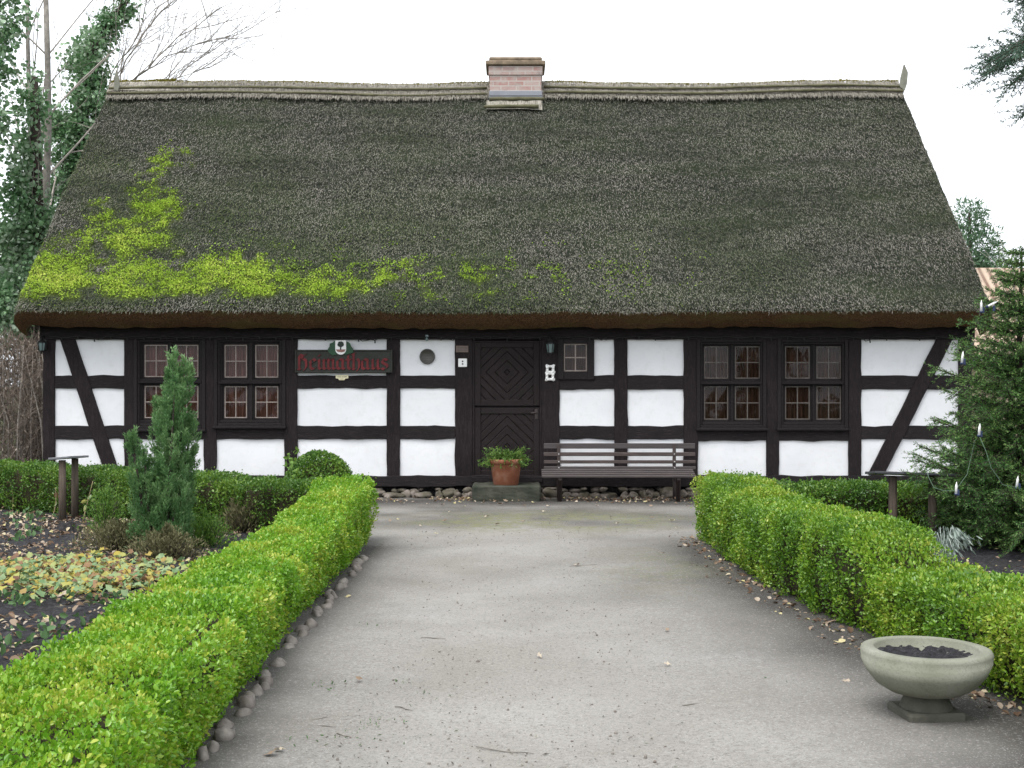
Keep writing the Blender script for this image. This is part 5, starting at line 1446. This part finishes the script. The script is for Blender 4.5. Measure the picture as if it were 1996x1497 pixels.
n = 900; X = rng.uniform(-2.4, 2.6, n); Y = 16.55 + .5 * rng.random(n) - .35 * rng.random(n) ** 3; ok = fnoise(P3(X, Y), 1.8, 3, 120) > .40; X, Y = X[ok], Y[ok]
m2 = 520; Y2_ = 4.6 + 8 * rng.random(m2); X2_ = path_right(Y2_) - .04 - np.abs(rng.normal(size=m2)) * .11 + .12; X = np.concatenate([X, X2_]); Y = np.concatenate([Y, Y2_]); n = len(X)
p = P3(X, Y, .012 + .01 * rng.random(n)); nr = unit(np.array([0, -.15, 1.]) + rvec(n) * .5); d = unit(np.cross(nr, rvec(n))); side = np.cross(nr, d); l = rng.uniform(.018, .055, n)
v, f = hexes(p, d, side, nr, l, l * rng.uniform(.4, .8, n), .18)
o = np_mesh('leaf_litter', v, f, MT['litter'], None, {'rnd': np.repeat(rng.random(n) ** 1.4, 6)}); tag(o, 'brown leaf litter swept against the cottage foot and the curving hedge', 'leaf litter', kind='stuff')
n = 2600; Y = 4.9 + 11.3 * rng.random(n) ** 1.7; X = rng.uniform(-1.25, 2.4, n); ok = (X < path_right(Y)) & (rng.random(n) < .25 + 1.2 * np.clip(fnoise(P3(X, Y), .9, 3, 131) - .42, 0, 1) * 3); X, Y = X[ok], Y[ok]; n = len(X)
p = P3(X, Y, .006); an = rng.uniform(0, 6.283, n); d = np.stack([np.cos(an), np.sin(an), .1 * rng.normal(size=n)], -1); side = unit(np.cross(d, np.array([0, 0, 1.]) + .4 * rvec(n))); l = .006 + rng.gamma(1.5, .006, n)
v, f = quads(p, unit(d), side, l, np.minimum(l * .6, .007))
o = np_mesh('debris', v, f, MT['crumbs'], None, {'rnd': np.repeat(rng.random(n), 4)}); tag(o, 'dark crumbs and bits of broken twig strewn over the path', 'debris', kind='stuff')
P_ = []
for (a, b_, m, r_) in ((640, 1340, 18, .06), (628, 1335, 10, .04), (725, 1410, 12, .06), (690, 1440, 16, .07), (775, 1332, 10, .06), (560, 1450, 10, .08), (1590, 1220, 14, .05), (1600, 1365, 14, .04), (1520, 1330, 8, .04), (1350, 1150, 14, .15), (1410, 1110, 12, .1), (735, 1415, 12, .05), (865, 1360, 8, .1), (720, 1220, 10, .08)):
    X, Y = G(a, b_); P_.append(np.stack([X + rng.normal(size=m) * r_, Y + rng.normal(size=m) * r_, .005 + rng.random(m) * .01], -1))
p = np.concatenate(P_); n = len(p); v, f, k = leafset(p, np.broadcast_to(np.array([0, 0, 1.]), (n, 3)), .4, .1, .9, .014, .005)
o = np_mesh('weeds', v, f, MT['weed'], None, {'rnd': np.repeat(rng.random(n), k)}); tag(o, 'tiny green weeds growing in the sandy path', 'weeds', kind='stuff')
n = 3000; X = rng.uniform(-1.3, 2.4, n); Y = 5 + 11.6 * rng.random(n) ** 1.4; ok = X < path_right(Y) + .1; X, Y = X[ok], Y[ok]; n = len(X)
bm_ = bmesh.new(); bmesh.ops.create_icosphere(bm_, subdivisions=1, radius=1); bv = np.array([v_.co[:] for v_ in bm_.verts]); bm_.verts.index_update(); bf = np.array([[v_.index for v_ in f_.verts] for f_ in bm_.faces]); bm_.free()
sz_ = rng.gamma(2, .0011, n) + .0018
V_ = (bv[None] * (sz_[:, None, None] * rng.uniform(.6, 1.2, (n, 1, 3))) + P3(X, Y, .002)[:, None]).reshape(-1, 3); F_ = (bf[None] + np.arange(n)[:, None, None] * len(bv)).reshape(-1, 3)
o = np_mesh('gravel', V_, F_, MT['edgestone'], None, {'rnd': np.repeat(rng.random(n), len(bv))}, True); tag(o, 'tiny stones and grit scattered over the path', 'gravel', kind='stuff')

# ------------------------------------------------------------------ conifers
def conifer(name, label, cat, base, height, zlo, rmax, mat, nwhorl, perw, droop, upt, needle, seed, trunk_r, sel=None, twd=.055, nden=1.0, shape=.75, group=None, vert=.15):
    rs = np.random.default_rng(seed); T = thing(name, label, cat, (base[0], base[1], 0), group)
    m_ = MB(); bpos = np.array([base[0], base[1], 0.])
    m_.tube([tuple(bpos + np.array([.02 * math.sin(t * 7), .02 * math.cos(t * 5), height * t])) for t in np.linspace(-.01, 1, 12)], [trunk_r * (1 - t) ** .8 + .006 for t in np.linspace(0, 1, 12)], 10); m_.build('trunk', MT['barkdark'], T)
    br = MB(); NP, ND, NS = [], [], []
    for w in range(nwhorl):
        zt = zlo + (height - zlo) * ((w + rs.random() * .7) / nwhorl)
        R_ = rmax * (1 - (zt - zlo) / (height - zlo + .05)) ** shape * rs.uniform(.85, 1.15) + .08
        for k in range(perw):
            a = 2 * math.pi * (k + rs.random() * .8) / perw + w * 1.7
            if sel and not sel(a, zt): continue
            L = R_ * rs.choice([.7, .82, .95, 1.05, 1.22], p=[.2, .25, .3, .2, .05]); dirh = np.array([math.cos(a), math.sin(a), 0]); pts = []
            for t in np.linspace(0, 1, 8): pts.append(bpos + np.array([0, 0, zt]) + dirh * L * t + np.array([0, 0, L * (-droop * t * (1 - .0 * t) + upt * t * t)]))
            pts = np.array(pts); br.tube([tuple(q) for q in pts], [max(.002, .013 * L * (1 - t) + .003) for t in np.linspace(0, 1, 8)], 5)
            ns_ = max(4, int(L / twd)); sidev = np.array([-math.sin(a), math.cos(a), 0])
            tw_list = [(pts[2:], 1.0)]
            for j in range(ns_):
                t = .14 + .84 * (j + rs.random() * .5) / ns_; b0 = np.array([np.interp(t, np.linspace(0, 1, 8), pts[:, q]) for q in range(3)])
                for sg in (-1, 1):
                    tl = L * .40 * (1 - t * .72) * rs.uniform(.6, 1.15) + .03
                    d = dirh * .75 + sidev * sg * .75 + np.array([0, 0, rs.uniform(-vert - .2, vert) - droop * .3]); d /= np.linalg.norm(d)
                    e = b0 + d * tl + np.array([0, 0, -.10 * tl]); br.tube([tuple(b0), tuple(e)], [.0035, .0015], 3, False)
                    NP.append((b0, e)); 
            for i in range(2, 7): NP.append((pts[i], pts[i + 1]))
    br.build('branches', MT['barkdark'], T)
    A = np.array([q[0] for q in NP]); B = np.array([q[1] for q in NP]); ln = np.linalg.norm(B - A, axis=1); cnt = np.maximum(3, (ln / .0065 * nden).astype(int))
    idx = np.repeat(np.arange(len(A)), cnt); t = rs.random(len(idx)); ax = unit(B - A)[idx]
    p = A[idx] + (B - A)[idx] * t[:, None]; rv = unit(np.cross(ax, unit(rs.normal(size=(len(idx), 3))))); rv[:, 2] += .15
    d = unit(ax * .75 + rv * .8); sd_ = unit(np.cross(d, unit(rs.normal(size=(len(idx), 3)))))
    v, f = quads(p, d, sd_, rs.uniform(.7, 1.25, len(idx)) * needle[0], needle[1])
    tipy = rs.normal(.38, .2, len(idx)) + .25 * (t > .8)
    np_mesh('foliage', v, f, MT[mat], T, {'rnd': np.repeat(np.clip(tipy, 0, 1), 4)}); return T
SPX, SPY = (1990 - CX) * 11.6 / F, 11.6
conifer('young_spruce', 'young dense spruce with white candles beside the cottage corner', 'spruce', (SPX, SPY), 2.80, .06, .98, 'spruce', 29, 11, -.12, .16, (.030, .0068), 5, .05, None, .05, 1.0, .74, None, .55)
# candles clipped to the young spruce
CANDS = [(1913, 597, 11.35, .0, 'small white candle high on the spruce, upright beside the tilted one'), (1934, 593, 11.35, 1.1, 'small white candle tilted sideways high on the spruce'), (1876, 697, 11.0, .12, 'small white candle on the spruce near the corner lantern'), (1909, 838, 10.9, .1, 'small white candle in the middle of the spruce'), (1864, 952, 10.85, .05, 'small white candle low on the spruce beside the dark info board'), (1983, 940, 10.8, .12, 'small white candle low on the spruce near the picture edge')]
for (a, b_, Y, tl, lab) in CANDS:
    q = P(a, b_, Y); T = thing('candle', lab, 'candle', q, 'candles on the young spruce')
    d = Vector((math.sin(tl), 0, math.cos(tl))); c = Vector(q)
    m_ = MB(); m_.tube([c - d * .045, c + d * .025, c + d * .04, c + d * .058], [.0115, .0105, .006, .001], 10); m_.build('stick', MT['candle'], T)
    m_ = MB(); m_.tube([c - d * .062, c - d * .045], [.009, .017], 8); m_.box(c.x + .006, c.x + .026, Y - .008, Y + .008, c.z - .062, c.z - .01, .002); m_.build('clip', MT['clip'], T)
    m_ = MB(); m_.tube([c - d * .055, c - d * .085 + Vector((.01, .05, 0)), Vector((c.x + (SPX - c.x) * .12, Y + .2, c.z - .05))], [.004, .005, .006], 5); m_.build('twig_hold', MT['barkdark'], T)
T = thing('candle_cable', 'thin pale cable of the candles looping over the young spruce', 'cable', P(1940, 900, 10.85))
m_ = MB(); m_.tube([P(a, b_, Y) for a, b_, Y in ((1806, 915, 11.0), (1810, 930, 10.95), (1820, 950, 10.9), (1840, 957, 10.85), (1862, 956, 10.85), (1885, 925, 11.0), (1900, 860, 11.0), (1909, 850, 10.9), (1922, 880, 10.85), (1932, 912, 10.83), (1945, 930, 10.8), (1954, 945, 10.8), (1983, 950, 10.8))], .0028, 5); m_.build('cable', MT['palecable'], T)

# tall conifer whose branches hang into the picture at the upper right
conifer('hanging_conifer', 'tall blue green conifer whose drooping branches hang in at the upper right corner', 'conifer', (5.5, 9.2), 9.0, 4.66, 1.68, 'conifer', 40, 11, .40, -.08, (.034, .0075), 11, .16, lambda a, z: math.cos(a) < .35, .045, 1.3, .45, None, .4)

# background pine on the right and a sapling
q = P(1893, 400, 34)
crown('background_pine', 'green feathery conifer rising behind the thatched roof on its right', 'conifer', (q[0], q[1], 0),
      [((q[0] - .05, 34, 6.0), (.5, .5, .55)), ((q[0] + .05, 34, 5.3), (.75, .7, .5)), ((q[0] - .3, 34, 4.75), (.75, .7, .5)), ((q[0] + .45, 34, 4.6), (.7, .7, .45)), ((q[0] + .2, 34, 4.0), (1.2, .9, .5)), ((q[0] + .7, 34, 3.8), (1.0, .9, .4)), ((q[0], 34, 3.2), (1.3, .9, .6)), ((q[0], 34, 2.4), (1.4, 1, .7))],
      300, 'pine', .13, .032, .35, .5, .8, 4, .35, core=False, hexa=False, stem=[([(q[0], 34, 0), (q[0], 34, 3), (q[0] - .05, 34, 6.2)], [.16, .11, .03])], lump=.3)

# ------------------------------------------------------------------ bare and ivy covered trees on the left
def grow(m_, p, d, L, r, depth, rs, spread=.5, up=.12, minr=.003, ends=None, wig=.18):
    n = 5; pts = [p.copy()]; dd = d.copy()
    for i in range(n):
        dd = dd + rs.normal(size=3) * wig * .4 + np.array([0, 0, up * .2]); dd /= np.linalg.norm(dd); pts.append(pts[-1] + dd * L / n)
    rad = [max(minr, r * (1 - .45 * i / n)) for i in range(n + 1)]
    m_.tube([tuple(q) for q in pts], rad, 6 if r > .03 else 4, False)
    if ends is not None and depth <= 2: ends += pts
    if depth == 0: return
    for k in range(rs.integers(2, 4)):
        i = rs.integers(2, n + 1) if k else n
        nd = dd + rs.normal(size=3) * spread; nd /= np.linalg.norm(nd)
        grow(m_, pts[i], nd, L * rs.uniform(.6, .82), rad[i] * rs.uniform(.5, .78), depth - 1, rs, spread, up, minr, ends, wig)
def bare_tree(label, base, h, r, depth, seed, lean=(0, 0), mat='bark', spread=.45, first=None, group='bare trees behind the cottage'):
    T = thing('bare_tree', label, 'tree', (base[0], base[1], 0), group); rs = np.random.default_rng(seed)
    m_ = MB(); top = np.array([base[0] + lean[0], base[1] + lean[1], h]); b = np.array([base[0], base[1], -.1])
    pts = [b + (top - b) * t + np.array([.05 * math.sin(t * 8 + seed), 0, 0]) for t in np.linspace(0, 1, 9)]; rad = [r * (1 - .55 * t) for t in np.linspace(0, 1, 9)]
    m_.tube([tuple(q) for q in pts], rad, 10); m_.build('trunk', MT[mat], T)
    c = MB()
    for i in range(3, 9):
        for k in range(2 if i < 8 else 3):
            a = rs.uniform(0, 6.28); d = np.array([math.cos(a) * .7, math.sin(a) * .5, .75]); d /= np.linalg.norm(d)
            grow(c, pts[i], d, h * .18, rad[i] * .36, depth, rs, spread)
    c.build('branches', MT['twig'], T); return T
def px_at(px, Y): return (px - CX) * Y / F
bare_tree('slender pale bare tree left of the thatched roof, forking high up', (px_at(76, 21.5), 21.5), 8.2, .095, 3, 21, (.15, 0))
bare_tree('thin bare tree rising through the ivy at the far left', (px_at(48, 23), 23), 9, .07, 3, 22, (.1, 0), 'bark')
bare_tree('wide bare tree behind the left roof end with fine twigs against the sky', (px_at(40, 27), 27), 7.0, .09, 2, 23, (.5, 0), 'bark')
# fine branches sweeping right above the ridge
T = thing('bare_tree', 'leaning bare tree whose fine twigs sweep over the left end of the ridge', 'tree', (px_at(120, 25), 25, 0), 'bare trees behind the cottage')
m_ = MB(); rs = np.random.default_rng(77)
m_.tube([(px_at(120, 25), 25, 0), (px_at(140, 25), 25, 3), P(190, 300, 25), P(215, 225, 25)], [.15, .13, .10, .08], 8); m_.build('trunk', MT['barkdark'], T)
c = MB()
for (a, b_, c_, r_) in (((215, 225), (250, 145), (400, 35), .035), ((215, 225), (345, 160), (430, 75), .028), ((215, 225), (215, 130), (300, 20), .03), ((215, 225), (330, 150), (405, 135), .02), ((215, 225), (200, 120), (235, -30), .035), ((215, 225), (240, 60), (380, -30), .025), ((215, 225), (280, 90), (470, 70), .02)):
    A, B, Cc = (np.array(P(*q, 25)) for q in (a, b_, c_)); pts = [A * (1 - t) ** 2 + B * 2 * t * (1 - t) + Cc * t * t + rs.normal(size=3) * .03 for t in np.linspace(0, 1, 12)]
    c.tube([tuple(q) for q in pts], [r_ * .6 * (1 - .8 * t) + .004 for t in np.linspace(0, 1, 12)], 5, False)
    for i in range(3, 12):
        d = unit(pts[i] - pts[i - 1] + rs.normal(size=3) * .10); grow(c, pts[i], d, rs.uniform(.6, 1.1), .012, 2, rs, .45, .05, .004)
c.build('branches', MT['twig'], T)

def ivy_tree(label, base, axis, blobs, nleaf, seed, r=.16):
    T = thing('ivy_tree', label, 'tree', (base[0], base[1], 0), 'ivy covered trees'); rs = np.random.default_rng(seed)
    m_ = MB(); m_.tube(axis, [r * (1 - .6 * i / (len(axis) - 1)) for i in range(len(axis))], 9); m_.build('trunk', MT['barkdark'], T)
    P_, N_ = [], []
    tot = sum(b[1][0] * b[1][2] for b in blobs)
    for c, rad in blobs:
        m = int(nleaf * rad[0] * rad[2] / tot); nc = max(3, int(m / 55)); cd = rvec(nc); cpos = np.array(c) + cd * np.array(rad) * (rng.random((nc, 1)) ** .45)
        i = rng.integers(0, nc, m); q = cpos[i] + rng.normal(size=(m, 3)) * np.array([.15, .15, .13]) * (.6 + min(rad) * .5); P_.append(q); N_.append(unit(q - np.array(c)))
    p = np.concatenate(P_); nr = np.concatenate(N_); v, f, k = leafset(p, nr, .6, -.1, .7, .062, .05)
    np_mesh('ivy_leaves', v, f, MT['ivy'], T, {'rnd': np.repeat(np.clip(rng.normal(.5, .25, len(p)), 0, 1), k)})
Y1 = 20.5
def bl(px, py, wpx, hpx, Y, d=.5): x, y, z = P(px, py, Y); return ((x, y, z), (wpx * Y / F, d, hpx * Y / F))
ivy_tree('dark ivy covered trunk close beside the left roof edge', (px_at(66, Y1), Y1), [(px_at(62, Y1), Y1, -.1), P(66, 600, Y1), P(72, 420, Y1), P(70, 280, Y1), P(66, 150, Y1)],
         [bl(60, 520, 50, 75, Y1), bl(52, 420, 40, 70, Y1), bl(40, 600, 55, 60, Y1), bl(72, 470, 30, 60, Y1), bl(50, 310, 26, 60, Y1, .4), bl(62, 200, 16, 60, Y1, .3), bl(20, 480, 30, 50, Y1)], 12500, 31)
Y2 = 23.0
ivy_tree('broad ivy covered tree behind the left roof end', (px_at(150, Y2), Y2), [(px_at(120, Y2), Y2, -.1), P(135, 500, Y2), P(150, 330, Y2), P(165, 180, Y2), P(185, 80, Y2)],
         [bl(175, 225, 52, 60, Y2), bl(140, 300, 45, 65, Y2), bl(165, 140, 32, 50, Y2, .4), bl(120, 400, 55, 75, Y2), bl(185, 185, 40, 40, Y2), bl(100, 480, 45, 70, Y2), bl(110, 240, 26, 40, Y2, .4), bl(165, 330, 38, 45, Y2), bl(178, 80, 16, 40, Y2, .3), bl(100, 560, 40, 50, Y2)], 17000, 32, .2)
# ivy wrapped leaning limb at the top left and ivy at the corner
Y3 = 24.0
ivy_tree('leaning ivy wrapped limb reaching up to the top edge left of the ridge', (px_at(120, Y3), Y3), [(px_at(118, Y3), Y3, -.1), P(130, 330, Y3), P(170, 110, Y3), P(215, 45, Y3), P(255, -10, Y3)],
         [bl(190, 80, 22, 26, Y3, .25), bl(220, 42, 22, 22, Y3, .25), bl(243, 12, 14, 16, Y3, .2), bl(160, 120, 22, 26, Y3, .3)], 2600, 33, .12)
Y4 = 19.5
ivy_tree('ivy clad trunk cut off by the left picture edge', (px_at(-35, Y4), Y4), [(px_at(-35, Y4), Y4, -.1), P(-32, 400, Y4), P(-20, 100, Y4), P(-5, 0, Y4)],
         [bl(10, 30, 30, 50, Y4, .4), bl(-15, 110, 40, 70, Y4, .4), bl(-20, 250, 40, 90, Y4), bl(-5, 580, 36, 50, Y4), bl(20, 625, 50, 22, Y4, .4)], 5000, 34, .15)

# brushwood bush left of the cottage
BXc, BYc = px_at(20, 18.3), 18.3
T = thing('brushwood_bush', 'dense leafless grey brown bush filling the gap left of the cottage corner', 'bush', (BXc, BYc, 0))
n = 9000; X = rng.uniform(px_at(-90, BYc), px_at(86, BYc), n); Yb = BYc + rng.uniform(-.7, 1.0, n); hmax = 2.2 + .35 * (fnoise(P3(X, Yb), 1.2, 2, 88) - .5); z = rng.random(n) * hmax
ok = (X < XL - .03) | (Yb > 99); X, Yb, z = X[ok], Yb[ok], z[ok]; n = len(X); p = np.stack([X, Yb, z], -1)
d = unit(np.stack([rng.normal(size=n) * .45, rng.normal(size=n) * .45, 0 * X + .7], -1) + rvec(n) * .35); s_ = unit(np.cross(d, rvec(n))); v, f = quads(p, d, s_, rng.uniform(.10, .35, n), rng.uniform(.005, .012, n))
n2 = 9000; i = rng.integers(0, n, n2); p2 = p[i] + rvec(n2) * .05; v2, f2, k2 = leafset(p2, rvec(n2), .5, .1, .8, .035, .016, .4, False)
np_mesh('branches', np.concatenate([v, v2]), np.concatenate([f, f2 + len(v)]), MT['twigbush'], T, {'rnd': np.concatenate([np.repeat(rng.random(n) * .8, 4), np.repeat(rng.random(n2), 4)])})
m_ = MB()
for i in range(40):
    x = random.uniform(px_at(-80, BYc), XL - .1); y = BYc + random.uniform(-.5, .8); m_.tube([(x, y, -.05), (x + random.uniform(-.1, .1), y, 1.0), (x + random.uniform(-.3, .2), y + random.uniform(-.2, .2), 2.1)], [.014, .009, .003], 5)
m_.build('stem', MT['twig'], T)
# far hedge of trees closing the view on the left
n = 9000; X = rng.uniform(-24, -9, n); Yb = 40 + rng.uniform(-2, 3, n); z = rng.random(n) ** .8 * (5.4 + 1.6 * fnoise(P3(X, Yb), .4, 3, 95)); p = np.stack([X, Yb, z], -1)
v, f, k = leafset(p, rvec(n), .5, .6, .7, .42, .07, .4, False)
o = np_mesh('woods', v, f, MT['twigbush'], None, {'rnd': np.repeat(rng.random(n) * .6 + .3, k)}); tag(o, 'distant pale leafless wood seen through the trees at the left', 'woods', kind='stuff')

# ------------------------------------------------------------------ outbuilding on the right
OB = thing('outbuilding', 'farm building with a pale reddish tiled roof behind the young spruce', 'building', (13, 28, 0))
yo = 26.5; zr_ = CH + (748.5 - 522) * (yo + 2.6) / F; ze_ = CH + (748.5 - 694) * yo / F; xo0, xo1 = px_at(1860, yo), px_at(1860, yo) + 12
m_ = MB(); m_.box(xo0 + .3, xo1 - .3, yo + .35, yo + 5, 0, ze_ + .15); m_.add([(xo0 + .3, yo + .35, ze_ + .15), (xo0 + .3, yo + 5, ze_ + .15), (xo0 + .3, yo + 2.6, zr_ - .2)], [(0, 1, 2)]); m_.build('wall', MT['tanwall'], OB)
m_ = MB(); th_ = .12
for sgn, ye in ((1, yo), (-1, yo + 5.2)):
    yr_ = yo + 2.6
    m_.add([(xo0, ye, ze_), (xo1, ye, ze_), (xo1, yr_, zr_), (xo0, yr_, zr_), (xo0, ye, ze_ - th_), (xo1, ye, ze_ - th_), (xo1, yr_, zr_ - th_), (xo0, yr_, zr_ - th_)], [(0, 1, 2, 3), (7, 6, 5, 4), (0, 4, 5, 1), (3, 2, 6, 7), (0, 3, 7, 4), (1, 5, 6, 2)])
m_.build('roof', MT['tiles'], OB)
m_ = MB(); m_.tube([(xo0 - .05, yo - .08, ze_ - .06), (xo1, yo - .08, ze_ - .06)], .07, 10); m_.build('gutter', MT['zinc'], OB)
for k in range(3):
    m_ = MB(); xw = xo0 + 1.5 + k * 2.6; rect_frame(m_, xw, xw + .9, .9, 1.8, .07, yo + .31, yo + .36, .004); w_ = m_.build('window', MT['white'], OB)
    m_ = MB(); m_.box(xw + .07, xw + .83, yo + .33, yo + .345, .97, 1.73); m_.build('pane', MT['inside'], w_)
bare_tree('small thin sapling in front of the tiled outbuilding', (px_at(1981, 22), 22), 3.6, .03, 1, 41, (0, 0), 'twig', .35)
